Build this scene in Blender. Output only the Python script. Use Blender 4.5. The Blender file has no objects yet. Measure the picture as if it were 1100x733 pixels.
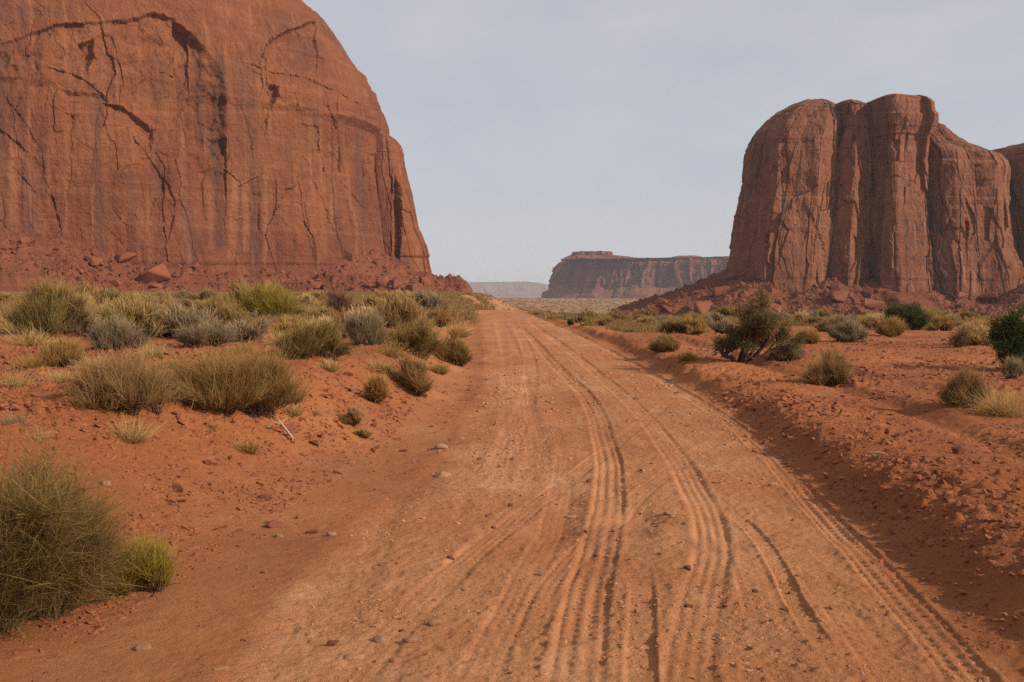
import bpy, math, random
import numpy as np
from mathutils import Vector

rng = np.random.default_rng(11)
random.seed(11)
scene = bpy.context.scene
COL = scene.collection

# ------------------------------------------------------------------ camera
CAM_H = 2.0
PITCH = math.radians(2.6)
FPX, CX, CY = 1070.0, 550.0, 366.5            # focal length in the photograph's pixels
SP, CP = math.sin(PITCH), math.cos(PITCH)
cam_data = bpy.data.cameras.new('camera')
cam_data.sensor_width = 36.0
cam_data.lens = 36.0 * FPX / 1100.0
cam_data.clip_start, cam_data.clip_end = 0.1, 60000.0
cam = bpy.data.objects.new('camera', cam_data)
cam.location = (0, 0, CAM_H)
cam.rotation_euler = (math.pi / 2 - PITCH, 0, 0)
COL.objects.link(cam)
scene.camera = cam


def project(X, Y, Z):
    d = Z - CAM_H
    fwd = Y * CP - d * SP
    up = Y * SP + d * CP
    fwd = np.where(np.abs(fwd) < 1e-6, 1e-6, fwd)
    return CX + FPX * X / fwd, CY - FPX * up / fwd


def at_depth(px, py, Y):
    k = (CY - np.asarray(py, float)) / FPX
    d = Y * (k * CP - SP) / (CP + k * SP)
    fwd = Y * CP - d * SP
    return (np.asarray(px, float) - CX) / FPX * fwd, d + CAM_H


# ------------------------------------------------------------------ noise
def _h(ix, iy, iz, seed):
    n = (ix.astype(np.uint32) * np.uint32(374761393) + iy.astype(np.uint32) * np.uint32(668265263)
         + iz.astype(np.uint32) * np.uint32(2147483647 - 58) + np.uint32((seed * 1274126177) & 0xffffffff))
    n = (n ^ (n >> np.uint32(13))) * np.uint32(1274126177)
    n = (n ^ (n >> np.uint32(15))) * np.uint32(2246822519)
    n = n ^ (n >> np.uint32(16))
    return (n & np.uint32(0xffffff)).astype(np.float32) / np.float32(0xffffff)


def _fl(a):
    f = np.floor(a)
    t = (a - f).astype(np.float32)
    return f.astype(np.int64), t * t * t * (t * (t * 6 - 15) + 10)


def n2(x, y, seed=0):
    ix, tx = _fl(x); iy, ty = _fl(y); z = np.zeros_like(ix)
    a = _h(ix, iy, z, seed); b = _h(ix + 1, iy, z, seed)
    c = _h(ix, iy + 1, z, seed); d = _h(ix + 1, iy + 1, z, seed)
    p = a + (b - a) * tx; q = c + (d - c) * tx
    return (p + (q - p) * ty) * 2 - 1


def n3(x, y, z, seed=0):
    ix, tx = _fl(x); iy, ty = _fl(y); iz, tz = _fl(z)
    out = []
    for dz in (0, 1):
        a = _h(ix, iy, iz + dz, seed); b = _h(ix + 1, iy, iz + dz, seed)
        c = _h(ix, iy + 1, iz + dz, seed); d = _h(ix + 1, iy + 1, iz + dz, seed)
        p = a + (b - a) * tx; q = c + (d - c) * tx
        out.append(p + (q - p) * ty)
    return (out[0] + (out[1] - out[0]) * tz) * 2 - 1


def f2(x, y, seed=0, o=4, g=0.5):
    s, a, t = 0.0, 1.0, 0.0
    for i in range(o):
        s = s + a * n2(x * 2.03 ** i + 17.3 * i, y * 2.03 ** i - 9.1 * i, seed + i); t += a; a *= g
    return s / t


def f3(x, y, z, seed=0, o=4, g=0.5):
    s, a, t = 0.0, 1.0, 0.0
    for i in range(o):
        k = 2.03 ** i
        s = s + a * n3(x * k + 17.3 * i, y * k - 9.1 * i, z * k + 5.7 * i, seed + i); t += a; a *= g
    return s / t


def cells(x, y, seed=0, full=False):
    """2-D Worley cells: (distance to the nearest point, gap to the second, random value of the cell)."""
    ix = np.floor(x).astype(np.int64); iy = np.floor(y).astype(np.int64)
    ox = np.zeros(x.shape); oy = np.zeros(x.shape)
    d1 = np.full(x.shape, 9.0); d2 = np.full(x.shape, 9.0); cid = np.zeros(x.shape)
    zz = np.zeros_like(ix)
    for dx in (-1, 0, 1):
        for dy in (-1, 0, 1):
            jx, jy = ix + dx, iy + dy
            px = jx + _h(jx, jy, zz, seed) * 0.9; py = jy + _h(jx, jy, zz, seed + 7) * 0.9
            r = _h(jx, jy, zz, seed + 13)
            d = np.hypot(px - x, py - y)
            near = d < d1
            d2 = np.where(near, d1, np.minimum(d2, d))
            cid = np.where(near, r, cid)
            if full: ox = np.where(near, x - px, ox); oy = np.where(near, y - py, oy)
            d1 = np.where(near, d, d1)
    return (d1, d2 - d1, cid, ox, oy) if full else (d1, d2 - d1, cid)


def ss(a, b, x):
    t = np.clip((x - a) / (b - a), 0, 1)
    return t * t * (3 - 2 * t)


def smooth_table(xs, ys, sig=3.0, lo=-60.0, hi=420.0, step=0.25):
    g = np.arange(lo, hi, step)
    v = np.interp(g, xs, ys)
    k = np.exp(-0.5 * (np.arange(-60, 61) * step / sig) ** 2); k /= k.sum()
    v = np.convolve(np.pad(v, 60, mode='edge'), k, mode='valid')
    return g, v


# ------------------------------------------------------------------ terrain
ZR = smooth_table([-50, 10, 20, 34, 62, 88, 110, 150, 250, 400], [0, 0, .05, .3, .46, .52, .45, -.2, -2.6, -4], 4)
XC = smooth_table([-50, 5, 8.5, 10.8, 14.2, 20.4, 34, 62.7, 88, 120, 200, 400],
                  [-.8, .37, .72, 1.0, 1.36, 1.47, 1.15, 0, -1.2, -2, 2, 12], 1.5)
ZL = smooth_table([-50, 3, 9, 14, 29, 45, 80, 150, 230, 330, 400], [.4, .5, .85, .85, 1.0, 1.15, 1.35, 1.9, 2.5, -1, -4], 4)
ZD = smooth_table([-50, 10, 20, 35, 58, 80, 100, 150, 220, 400], [.05, .27, .44, .55, .5, .0, -1.0, -3, -4.6, -4.4], 4)


def tb(t, Y):
    return np.interp(Y, t[0], t[1])


def spl(pts, n=60):
    """A smooth curve through the points, by Catmull-Rom."""
    p = np.array([2 * np.array(pts[0]) - np.array(pts[1])] + [np.array(q) for q in pts] + [2 * np.array(pts[-1]) - np.array(pts[-2])], float)
    out = []
    for i in range(1, len(p) - 2):
        t = np.linspace(0, 1, n, endpoint=False)[:, None]
        a, b, c, d = p[i - 1], p[i], p[i + 1], p[i + 2]
        out.append(0.5 * (2 * b + (c - a) * t + (2 * a - 5 * b + 4 * c - d) * t ** 2 + (3 * b - a - 3 * c + d) * t ** 3))
    out.append(p[-2][None, :])
    return np.concatenate(out)


def road_curve(pts):
    """Wheel track on the road: x as a function of y."""
    out = []
    for px, py in pts:
        Y = 8.0
        for _ in range(30):
            X, Z = at_depth(px, py, Y)
            Y = np.clip(Y + (Z - tb(ZR, Y)) * 1.2 * Y / 3.0, 2.0, 130)
        out.append((float(X), float(Y)))
    c = spl(out, 20)
    o = np.argsort(c[:, 1])
    return c[o, 1], c[o, 0]


# (points in the photograph, width m, depth m, ribs per width, cross tread depth, extra)
TRACKS = [
    ([(560, 500), (562, 475), (556, 440), (553, 400), (546, 370), (536, 345)], .62, .022, 7, .0),
    ([(530, 520), (545, 480), (566, 430), (570, 395), (562, 365), (548, 342)], .34, .022, 5, .0),
    ([(612, 760), (622, 700), (632, 640), (645, 580), (655, 520), (648, 470), (628, 425), (590, 385), (560, 352)], .30, .036, 3, .008),
    ([(452, 640), (545, 565), (625, 505), (690, 455), (725, 425)], .22, .016, 4, .006),
    ([(735, 770), (742, 700), (756, 640), (764, 580), (748, 530), (718, 480), (680, 435), (640, 400), (600, 368), (568, 345)], .30, .04, 4, .004),
    ([(560, 700), (600, 620), (668, 550), (742, 490), (800, 455)], .22, .014, 4, .008),
    ([(1075, 770), (1010, 690), (950, 625), (905, 575), (868, 535), (830, 492), (785, 455), (735, 422), (670, 385), (610, 355), (572, 339)], .26, .04, 3, .012),
    ([(880, 690), (852, 645), (832, 605), (808, 570), (772, 540)], .13, .035, 1, .010),
    ([(830, 700), (812, 640), (795, 595), (772, 560)], .26, .012, 4, .008),
    ([(690, 770), (688, 700), (690, 640), (684, 600)], .17, .05, 1, .0),
    ([(350, 760), (410, 690), (480, 620), (545, 560), (590, 510)], .26, .014, 4, .008),
    ([(500, 760), (530, 690), (560, 630), (590, 570), (604, 520), (610, 470)], .25, .016, 4, .008),
    ([(980, 760), (930, 690), (880, 630), (840, 585)], .24, .014, 4, .010),
]
TR = [(*road_curve(t[0]), *t[1:]) for t in TRACKS]
PITS = [(590, 572, .22, .30, .06), (690, 560, .20, .32, .06), (610, 540, .14, .3, .03), (640, 560, .15, .18, -.03), (712, 575, .12, .3, -.04)]
PITXY = []
for (_px, _py, _a, _b, _d) in PITS:
    _Y = FPX * 2.0 / (_py - 318)
    PITXY.append(((_px - 550) / FPX * _Y, _Y, _a, _b, _d))
MOUNDS = []                                  # (x, y, radius, height): sand heaped under the larger shrubs


def terrain(X, Y, fine=True, masks=False):
    X = np.asarray(X, float); Y = np.asarray(Y, float)
    zr, xc = tb(ZR, Y), tb(XC, Y)
    edge = 0.16 * f2(Y / 2.2, X * 0 + 3.1, 5, 3)
    hw = 2.05
    dl = (xc - hw) - X + edge
    dr = X - (xc + hw) + 0.5 * edge
    far = ss(60, 180, Y)
    # left bank, right field
    d0 = 1.05 + .9 * ss(9, 3, Y) - .75 * ss(10, 18, Y)
    wl = ss(0, 1, (dl - d0 + .35 * f2(X / 1.7, Y / 1.7, 21, 3)) / (2.5 + 0.03 * np.clip(Y, 0, 200) + 1.2 * ss(9, 4, Y) - .6 * ss(10, 16, Y)))
    wr = ss(.12, 1.15 + .02 * np.clip(Y, 0, 200), dr)
    zl, zd = tb(ZL, Y), tb(ZD, Y)
    fx = np.clip(-X / 60.0, 0, 4)
    zl = zl + ss(60, 200, Y) * fx * .35
    z = zr + (zl - zr) * wl + (zd - zr) * wr
    z = z + far * 0.0
    # the ditch on the left and the low lip at the road's edge
    z = z - .025 * np.exp(-((dl - .85) / .6) ** 2) * (1 - far) + .020 * np.exp(-((dl - .05) / .12) ** 2) * (1 - far) * (0.6 + .7 * f2(Y / .9, X / 3, 33, 3))
    # windrow on the right
    amp = (.175 + .10 * f2(Y / 1.1, X * 0 + .4, 8, 3)) * (1 - ss(70, 110, Y)) * (1 - .35 * ss(25, 60, Y)) * (.55 + .45 * ss(6.5, 9.5, Y))
    u = dr - .70 - .15 * f2(Y / 2.6, X * 0 + 9.4, 12, 3)
    berm = amp * np.where(u < 0, np.exp(-(u / .25) ** 2), np.exp(-(u / .60) ** 2))
    z = z + berm
    # old wheel ruts behind the windrow
    for c, w_, dp in ((2.5, .22, .07), (4.1, .25, .05)):
        z = z - dp * np.exp(-((dr - c - .3 * n2(Y / 5, X * 0 + c, 15)) / w_) ** 2) * (1 - ss(40, 70, Y))
        z = z + .5 * dp * np.exp(-((dr - c - .42 - .3 * n2(Y / 5, X * 0 + c, 15)) / .18) ** 2) * (1 - ss(40, 70, Y))
    off = 1 - np.clip(1 - wl - wr, 0, 1)
    z = z + off * (.16 * f2(X / 6, Y / 6, 40, 3) + .05 * f2(X / 1.3, Y / 1.3, 44, 3)) * (.5 + .5 * ss(0, 30, Y))
    z = z + ss(30, 90, Y) * off * .22 * f2(X / 17, Y / 17, 47, 3)
    z = z + ss(250, 500, Y) * 1.0 * f2(X / 130, Y / 130, 51, 4) * (1 - ss(1000, 1400, Y)) + ss(500, 1500, Y) * 2.6
    for (mx, my, mr, mh) in MOUNDS:
        z = z + mh * np.exp(-((X - mx) ** 2 + (Y - my) ** 2) / mr ** 2)
    rag = .30 * f2(X / .8, Y / .9, 55, 4)
    road = np.clip(1 - ss(-.28, .22, dl + rag) - ss(-.1, .34, dr + rag), 0, 1)
    track = np.zeros_like(z)
    if fine:
        m = (Y > -5) & (Y < 130)
        x, y = X[m], Y[m]
        dlm, drm, offm, roadm, bm = dl[m], dr[m], off[m], road[m], (berm / .3)[m]
        zz = np.zeros_like(x); tr = np.zeros_like(x)
        ps = np.clip(y * .0022, .004, .3)                       # detail that this distance can hold
        fade = lambda w: ss(.6, 2.2, w / ps)
        base = (.016 * f2(x / .9, y / 1.2, 60, 3) + .022 * f2(x / .42, y / 4.5, 61, 3)) * roadm
        zz = zz + base
        for yy, xx, w_, dp, ribs, cross in TR:
            inside = (y > yy[0] - .3) & (y < yy[-1] + .3)
            cxv = np.interp(y, yy, xx)
            sl = np.interp(y, yy, np.gradient(xx) / np.maximum(np.gradient(yy), 1e-3))
            wob = .010 * n2(y / 1.3, y * 0 + w_ * 50, 70)
            o = (x - cxv + wob) / np.sqrt(1 + np.clip(sl, -3, 3) ** 2)
            q = np.abs(o) / (w_ / 2)
            ends = ss(yy[0] - .3, yy[0] + .8, y) * (1 - ss(yy[-1] - 2.0, yy[-1] + .2, y))
            patchy = .55 + .45 * ss(-.40, .30, f2(x / .7 + w_ * 31, y / 1.5 + ribs, 71, 2)) * ss(-.45, .15, f2(x / .3, y / .6, 73, 3))
            body = (1 - ss(.8, 1.12, q))
            dp = dp * (.42 if ribs in (4, 5, 7) else .62) * (1 + .9 * ss(11, 40, y)); cross = cross * .42
            p = -dp * body + .35 * dp * np.exp(-((q - 1.22) / .16) ** 2)
            if ribs > 1:
                p = p + .30 * dp * body * np.cos(o / w_ * 2 * math.pi * ribs) * fade(w_ / ribs)
            if cross > 0:
                s = y * np.sqrt(1 + np.clip(sl, -3, 3) ** 2)
                p = p + cross * body * np.sign(np.sin(s / .055 * math.pi + np.sign(o) * np.abs(o) * 40)) * fade(.11) * (q > .15)
            zz = zz + p * ends * patchy * np.where(inside, 1, 0)
            tr = np.maximum(tr, body * ends * inside * patchy)
        loose = 1 - .85 * np.clip(tr, 0, 1)
        # small steps and flakes of crust on the road
        crust = f2(x / .22, y / .20, 63, 4)
        zz = zz + roadm * loose * (.012 * crust + .010 * f2(x / .055, y / .06, 64, 2) * fade(.05) + -.004 * (np.abs(f2(x / .35, y / .35, 66, 3)) < .10) * fade(.05))
        for (px_, py_, a_, b_, d_) in PITXY:
            e = ((x - px_) / a_) ** 2 + ((y - py_) / b_) ** 2
            zz = zz - d_ * np.exp(-e ** 1.5)
        # rough clods on the bank and the windrow; smooth sand in the ditch
        d1, gap, cid = cells(x / .11, y / .11, 80)
        d1b, gapb, cidb = cells(x / .30 + .2 * n2(x / .4, y / .4, 5), y / .30, 84)
        ditch = np.exp(-((dlm - .8) / .7) ** 2)
        rough = np.clip(offm + .8 * bm, 0, 1) * (1 - .9 * ditch) * (.35 + .65 * ss(-.15, .25, f2(x / 1.1, y / 1.1, 87, 3)))
        rough = rough * (1 - .55 * ss(1.2, 2.2, drm) * ss(-.2, .15, -f2(x / 2.4, y / 2.4, 89, 2)))
        lump = ss(.48, .22, d1) * (cid > .60) * (.012 + .12 * (cid - .60)) + ss(.42, .15, d1b) * (cidb > .72) * (.025 + .22 * (cidb - .72))
        zz = zz + rough * (lump + .030 * f2(x / .25, y / .25, 90, 4)) + (1 - roadm) * .012 * f2(x / .12, y / .12, 92, 3) * (1 - .6 * ditch)
        zz = zz + bm * (.11 * f2(x / .42, y / .34, 94, 4) - .10 * (1 - np.abs(f2(x / .7, y / .55, 95, 2))) ** 4)
        kd1, kg, kid = cells(x / .075, y / .075 + .3 * n2(x / .2, y / .2, 9), 96)
        zz = zz + ss(.45, .2, kd1) * (kid > .8) * .03 * (kid - .55) * (roadm * loose * ss(-.05, .3, f2(x / .9, y / 1.4, 97, 3)) + .8 * np.clip(bm, 0, 1)) * fade(.1)
        z = z.copy(); z[m] += zz * (1 - ss(70, 130, y))
        track[m] = tr
    if masks:
        pale = road * (.62 + .5 * f2(X / 1.4, Y / 2.6, 98, 4))
        pale = np.maximum(pale, .40 * np.exp(-((dl - .6) / .9) ** 2) * (.7 + .6 * f2(X / 1.1, Y / 2, 99, 3)) * (1 - far))
        return z, road, np.clip(pale, 0, 1), dl, dr, berm, wl, wr, track
    return z


def locate(px, py, fine=False):
    """Where the line of sight through a point of the photograph meets the ground."""
    t = np.geomspace(2.5, 3000, 6000)
    X, Z = at_depth(px, py, t)
    H = terrain(X, t, fine=fine)
    hit = np.nonzero(Z < H)[0]
    i = hit[0] if len(hit) else 3000
    return float(X[i]), float(t[i]), float(H[i])


# ------------------------------------------------------------------ mesh helpers
def mesh_np(name, V, F, smooth=True, attrs=None):
    """V (n,3), F: an (m,k) array or a list of such arrays."""
    me = bpy.data.meshes.new(name)
    Fs = F if isinstance(F, list) else [F]
    loops = np.concatenate([f.ravel() for f in Fs]).astype(np.int32)
    tot = np.concatenate([np.full(len(f), f.shape[1]) for f in Fs])
    start = np.concatenate([[0], np.cumsum(tot)[:-1]]).astype(np.int32)
    me.vertices.add(len(V)); me.vertices.foreach_set('co', np.ascontiguousarray(V, np.float32).ravel())
    me.loops.add(len(loops)); me.loops.foreach_set('vertex_index', loops)
    me.polygons.add(len(start)); me.polygons.foreach_set('loop_start', start)
    me.polygons.foreach_set('use_smooth', np.full(len(start), smooth))
    me.update(calc_edges=True)
    for k, v in (attrs or {}).items():
        a = me.attributes.new(k, 'FLOAT', 'POINT')
        a.data.foreach_set('value', np.ascontiguousarray(v, np.float32))
    return me


def link(name, me, mat, parent=None, loc=(0, 0, 0)):
    if mat is not None and not me.materials:
        me.materials.append(mat)
    o = bpy.data.objects.new(name, me); COL.objects.link(o)
    o.location = loc
    if parent is not None:
        o.parent = parent
    return o


def empty(name, loc):
    o = bpy.data.objects.new(name, None); COL.objects.link(o)
    o.location = loc; o.empty_display_size = .2
    return o


def tag(o, label=None, cat=None, group=None, kind=None):
    for k, v in (('label', label), ('category', cat), ('group', group), ('kind', kind)):
        if v: o[k] = v
    return o


def copy_tree(o, parent=None):
    c = o.copy(); COL.objects.link(c)
    if parent is not None: c.parent = parent
    for ch in o.children: copy_tree(ch, c)
    return c


def grid_faces(nr, nc, wrap=False):
    r = np.arange(nr - 1)[:, None]
    c = np.arange(nc if wrap else nc - 1)[None, :]
    c2 = (c + 1) % nc
    a = r * nc + c; b = r * nc + c2
    return np.stack([a, b, b + nc, a + nc], -1).reshape(-1, 4)


# ------------------------------------------------------------------ materials
class NT:
    def __init__(s, name):
        s.m = bpy.data.materials.new(name); s.m.use_nodes = True
        s.t = s.m.node_tree; s.t.nodes.clear()
        s.out = s.n('ShaderNodeOutputMaterial')

    def n(s, typ, **kw):
        nd = s.t.nodes.new(typ)
        for k, v in kw.items():
            if k.startswith('i_'):
                key = k[2:].replace('_', ' ')
                nd.inputs[key].default_value = v
            else:
                setattr(nd, k, v)
        return nd

    def l(s, a, b): s.t.links.new(a, b)

    def obj(s, scale=(1, 1, 1)):
        tc = s.n('ShaderNodeTexCoord'); mp = s.n('ShaderNodeMapping')
        mp.inputs['Scale'].default_value = scale
        s.l(tc.outputs['Object'], mp.inputs['Vector'])
        return mp.outputs['Vector']

    def noise(s, vec, scale, detail=4, rough=.55, dist=0.0):
        nd = s.n('ShaderNodeTexNoise', i_Scale=scale, i_Detail=detail, i_Roughness=rough, i_Distortion=dist)
        s.l(vec, nd.inputs['Vector'])
        return nd.outputs['Fac']

    def ramp(s, fac, a, b, lo=0.0, hi=1.0):
        nd = s.n('ShaderNodeMapRange', i_From_Min=a, i_From_Max=b, i_To_Min=lo, i_To_Max=hi)
        nd.interpolation_type = 'SMOOTHSTEP'
        s.l(fac, nd.inputs['Value'])
        return nd.outputs['Result']

    def mix(s, fac, a, b, blend='MIX'):
        nd = s.n('ShaderNodeMix', data_type='RGBA', blend_type=blend)
        if isinstance(fac, (int, float)): nd.inputs[0].default_value = fac
        else: s.l(fac, nd.inputs[0])
        for i, c in ((6, a), (7, b)):
            if isinstance(c, tuple): nd.inputs[i].default_value = (*c, 1)
            else: s.l(c, nd.inputs[i])
        return nd.outputs[2]

    def math(s, op, a, b):
        nd = s.n('ShaderNodeMath', operation=op)
        for i, c in ((0, a), (1, b)):
            if isinstance(c, (int, float)): nd.inputs[i].default_value = c
            else: s.l(c, nd.inputs[i])
        return nd.outputs[0]

    def attr(s, name):
        nd = s.n('ShaderNodeAttribute'); nd.attribute_name = name
        return nd.outputs['Fac']

    def bump(s, h, dist, strength=1.0, normal=None):
        nd = s.n('ShaderNodeBump', i_Strength=strength, i_Distance=dist)
        s.l(h, nd.inputs['Height'])
        if normal is not None: s.l(normal, nd.inputs['Normal'])
        return nd.outputs['Normal']

    def finish(s, col, rough=.9, normal=None, spec=.15):
        b = s.n('ShaderNodeBsdfPrincipled', i_Roughness=rough)
        b.inputs['Specular IOR Level'].default_value = spec
        if isinstance(col, tuple): b.inputs['Base Color'].default_value = (*col, 1)
        else: s.l(col, b.inputs['Base Color'])
        if normal is not None: s.l(normal, b.inputs['Normal'])
        s.l(b.outputs[0], s.out.inputs['Surface'])
        return s.m


def rock_mat(name, a, b, dark, light, size=1.0, varnish=1.0, bump=1.0):
    t = NT(name)
    v = t.obj()
    k = 1 / size
    c = t.mix(t.ramp(t.noise(v, .045 * k, 6, .6), .35, .65), a, b)
    c = t.mix(t.ramp(t.noise(v, .35 * k, 6, .7), .45, .75, 0, .45), c, dark)
    c = t.mix(t.ramp(t.noise(v, .9 * k, 5, .7), .52, .8, 0, .5), c, light)
    bed = t.noise(t.obj((.006, .006, .55)), k, 5, .6, .2)
    c = t.mix(t.ramp(bed, .5, .62, 0, .16), c, light)
    c = t.mix(t.ramp(bed, .48, .36, 0, .16), c, dark)
    streak = t.noise(t.obj((.23, .23, .011)), k, 5, .65, .3)
    big = t.noise(v, .03 * k, 3, .5)
    sm = t.math('MULTIPLY', t.ramp(streak, .50, .66), t.ramp(big, .42, .58))
    c = t.mix(t.math('MULTIPLY', sm, .75 * varnish), c, (.10, .058, .052))
    st2 = t.noise(t.obj((.5, .5, .02)), k, 4, .6, .2)
    c = t.mix(t.ramp(st2, .54, .70, 0, .55 * varnish), c, light)
    c = t.mix(t.math('MULTIPLY', t.attr('varnish'), t.ramp(st2, .25, .6, .55, 1.0)), c, (.085, .050, .046))  # dark mask: varnish streaks, and shade painted on the left butte
    c = t.mix(t.attr('paleness'), c, light)
    h = t.math('ADD', t.noise(v, .8 * k, 8, .65), t.math('MULTIPLY', t.noise(t.obj((1, 1, .22)), .9 * k, 6, .7), .8))
    nrm = t.bump(h, .85 * size * bump)
    nrm = t.bump(t.noise(v, 4 * k, 5, .75), .13 * size * bump, 1.0, nrm)
    return t.finish(c, .92, nrm, .1)


def ground_mat(name, sand_a, sand_b, road_a, road_b):
    t = NT(name)
    v = t.obj()
    s = t.mix(t.ramp(t.noise(v, .35, 6, .6), .35, .65), sand_a, sand_b)
    s = t.mix(t.ramp(t.noise(v, 9, 6, .7), .45, .8, 0, .55), s, tuple(x * .62 for x in sand_b))
    s = t.mix(t.ramp(t.noise(v, 28, 3, .6), .60, .75, 0, .5), s, tuple(min(1, x * 1.35) for x in sand_a))
    r = t.mix(t.ramp(t.noise(v, .8, 6, .65), .35, .65), road_a, road_b)
    r = t.mix(t.ramp(t.noise(t.obj((1, .35, 1)), 7, 6, .75), .44, .72, 0, .75), r, tuple(x * .66 for x in road_b))
    r = t.mix(t.ramp(t.noise(t.obj((1, .5, 1)), 1.1, 5, .7), .50, .66, 0, .55), r, (.57, .32, .18))
    sp = t.n('ShaderNodeTexVoronoi', i_Scale=26.0); t.l(v, sp.inputs['Vector'])
    grit = t.math('MULTIPLY', t.ramp(sp.outputs['Distance'], .22, .10), t.ramp(t.noise(v, 3.0, 4, .6), .47, .62))
    r = t.mix(t.math('MULTIPLY', grit, .7), r, (.55, .33, .20))
    c = t.mix(t.attr('paleness'), s, r)
    far = t.attr('scrubland')
    fc = t.mix(t.ramp(t.noise(v, .012, 6, .7), .4, .6), (.27, .165, .085), (.38, .19, .10))
    fc = t.mix(t.ramp(t.noise(v, .05, 5, .7), .5, .65, 0, .8), fc, (.20, .145, .08))
    c = t.mix(far, c, fc)
    h = t.math('ADD', t.noise(v, 11, 8, .75), t.math('MULTIPLY', t.noise(v, 55, 4, .7), .4))
    loose = t.math('SUBTRACT', 1.0, t.math('MULTIPLY', t.attr('packed'), .35))
    nrm = t.bump(t.math('MULTIPLY', h, loose), .040)
    nrm = t.bump(grit, .010, .8, nrm)
    return t.finish(c, .95, nrm, .08)


def leaf_mat(name, a, b, tip, base=(.06, .04, .025), trans=.3):
    t = NT(name)
    c = t.mix(t.attr('tint'), a, b)
    c = t.mix(t.ramp(t.attr('tint'), .84, .92, 0, .6), c, (.32, .22, .105))
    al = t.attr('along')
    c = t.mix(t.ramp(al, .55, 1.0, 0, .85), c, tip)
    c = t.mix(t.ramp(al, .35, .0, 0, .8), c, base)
    c = t.mix(1.0, c, (1.10, 1.08, 1.02), 'MULTIPLY')
    d = t.n('ShaderNodeBsdfDiffuse'); t.l(c, d.inputs['Color'])
    tr = t.n('ShaderNodeBsdfTranslucent'); t.l(c, tr.inputs['Color'])
    mx = t.n('ShaderNodeMixShader'); mx.inputs[0].default_value = trans
    t.l(d.outputs[0], mx.inputs[1]); t.l(tr.outputs[0], mx.inputs[2])
    t.l(mx.outputs[0], t.out.inputs['Surface'])
    return t.m


def stone_mat(name, a, b, scale=1.0):
    t = NT(name)
    v = t.obj()
    rnd = t.n('ShaderNodeObjectInfo').outputs['Random']
    c = t.mix(rnd, a, b)
    c = t.mix(t.ramp(t.noise(v, 2.5 * scale, 5, .65), .4, .7, 0, .6), c, tuple(x * .6 for x in b))
    nrm = t.bump(t.noise(v, 4 * scale, 6, .7), .12 / scale)
    return t.finish(c, .9, nrm, .12)


def wood_mat(name, a, b):
    t = NT(name)
    c = t.mix(t.noise(t.obj((18, 18, 3)), 1, 5, .7), a, b)
    nrm = t.bump(t.noise(t.obj((40, 40, 6)), 1, 5, .7), .02)
    return t.finish(c, .9, nrm, .1)


M = {}
M['cliff_left'] = rock_mat('red sandstone', (.270, .097, .044), (.180, .060, .031), (.115, .043, .027), (.36, .160, .086), 1.0, .8)
M['cliff_right'] = rock_mat('brown red sandstone', (.255, .098, .050), (.20, .074, .040), (.115, .046, .030), (.34, .180, .120), .9, 1.15)
M['talus'] = rock_mat('broken red rock', (.205, .070, .036), (.155, .052, .029), (.085, .031, .021), (.27, .102, .056), .35, 0, .8)
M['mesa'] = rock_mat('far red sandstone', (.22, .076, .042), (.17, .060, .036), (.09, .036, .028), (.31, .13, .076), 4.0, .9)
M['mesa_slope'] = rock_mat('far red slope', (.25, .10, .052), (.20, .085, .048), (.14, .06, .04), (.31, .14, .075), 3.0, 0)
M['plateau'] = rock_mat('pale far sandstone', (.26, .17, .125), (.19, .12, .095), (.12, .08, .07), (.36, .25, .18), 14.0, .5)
M['ground'] = ground_mat('red sand', (.40, .147, .056), (.285, .096, .040), (.56, .272, .130), (.45, .195, .088))
M['boulder'] = stone_mat('boulder sandstone', (.23, .082, .044), (.15, .052, .032), .35)
M['boulder_pale'] = stone_mat('fallen sandstone block', (.25, .092, .050), (.21, .075, .043), .35)
M['pebble'] = stone_mat('pale road stone', (.47, .235, .125), (.33, .14, .072), 12)
M['red_stone'] = stone_mat('red stone', (.30, .108, .058), (.20, .064, .036), 12)
M['pale_stone'] = stone_mat('pale rounded stone', (.49, .262, .148), (.39, .195, .108), 12)
M['clod'] = stone_mat('dry earth clods', (.36, .128, .056), (.26, .086, .040), 10)
M['twig'] = wood_mat('dry twig', (.20, .135, .085), (.11, .075, .05))
M['bleached'] = wood_mat('bleached wood', (.50, .37, .27), (.38, .27, .19))
M['bark'] = wood_mat('juniper bark', (.085, .052, .038), (.045, .028, .022))
M['olive'] = leaf_mat('olive twigs', (.195, .130, .046), (.27, .160, .062), (.38, .235, .095))
M['olive_brown'] = leaf_mat('olive brown twigs', (.19, .122, .050), (.27, .160, .070), (.36, .22, .10))
M['green'] = leaf_mat('green twigs', (.155, .122, .042), (.225, .155, .056), (.33, .225, .082))
M['yellow_green'] = leaf_mat('yellow green twigs', (.21, .17, .030), (.27, .20, .040), (.36, .27, .055))
M['near_bush'] = leaf_mat('dark olive twigs', (.125, .096, .032), (.20, .125, .048), (.28, .185, .068))
M['straw'] = leaf_mat('straw blades', (.46, .31, .13), (.36, .225, .09), (.56, .40, .19), (.16, .10, .05))
M['grey'] = leaf_mat('grey twigs', (.25, .18, .115), (.20, .145, .09), (.36, .27, .165))
M['golden'] = leaf_mat('golden twigs', (.33, .20, .065), (.27, .155, .055), (.44, .28, .10))
M['juniper'] = leaf_mat('juniper sprays', (.085, .078, .030), (.15, .10, .048), (.17, .13, .055), (.04, .03, .02))
M['dark_juniper'] = leaf_mat('dark juniper sprays', (.030, .048, .018), (.055, .068, .026), (.075, .085, .033), (.02, .02, .012))
M['rust'] = leaf_mat('rusty bare twigs', (.20, .105, .070), (.15, .085, .06), (.26, .14, .09))

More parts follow.
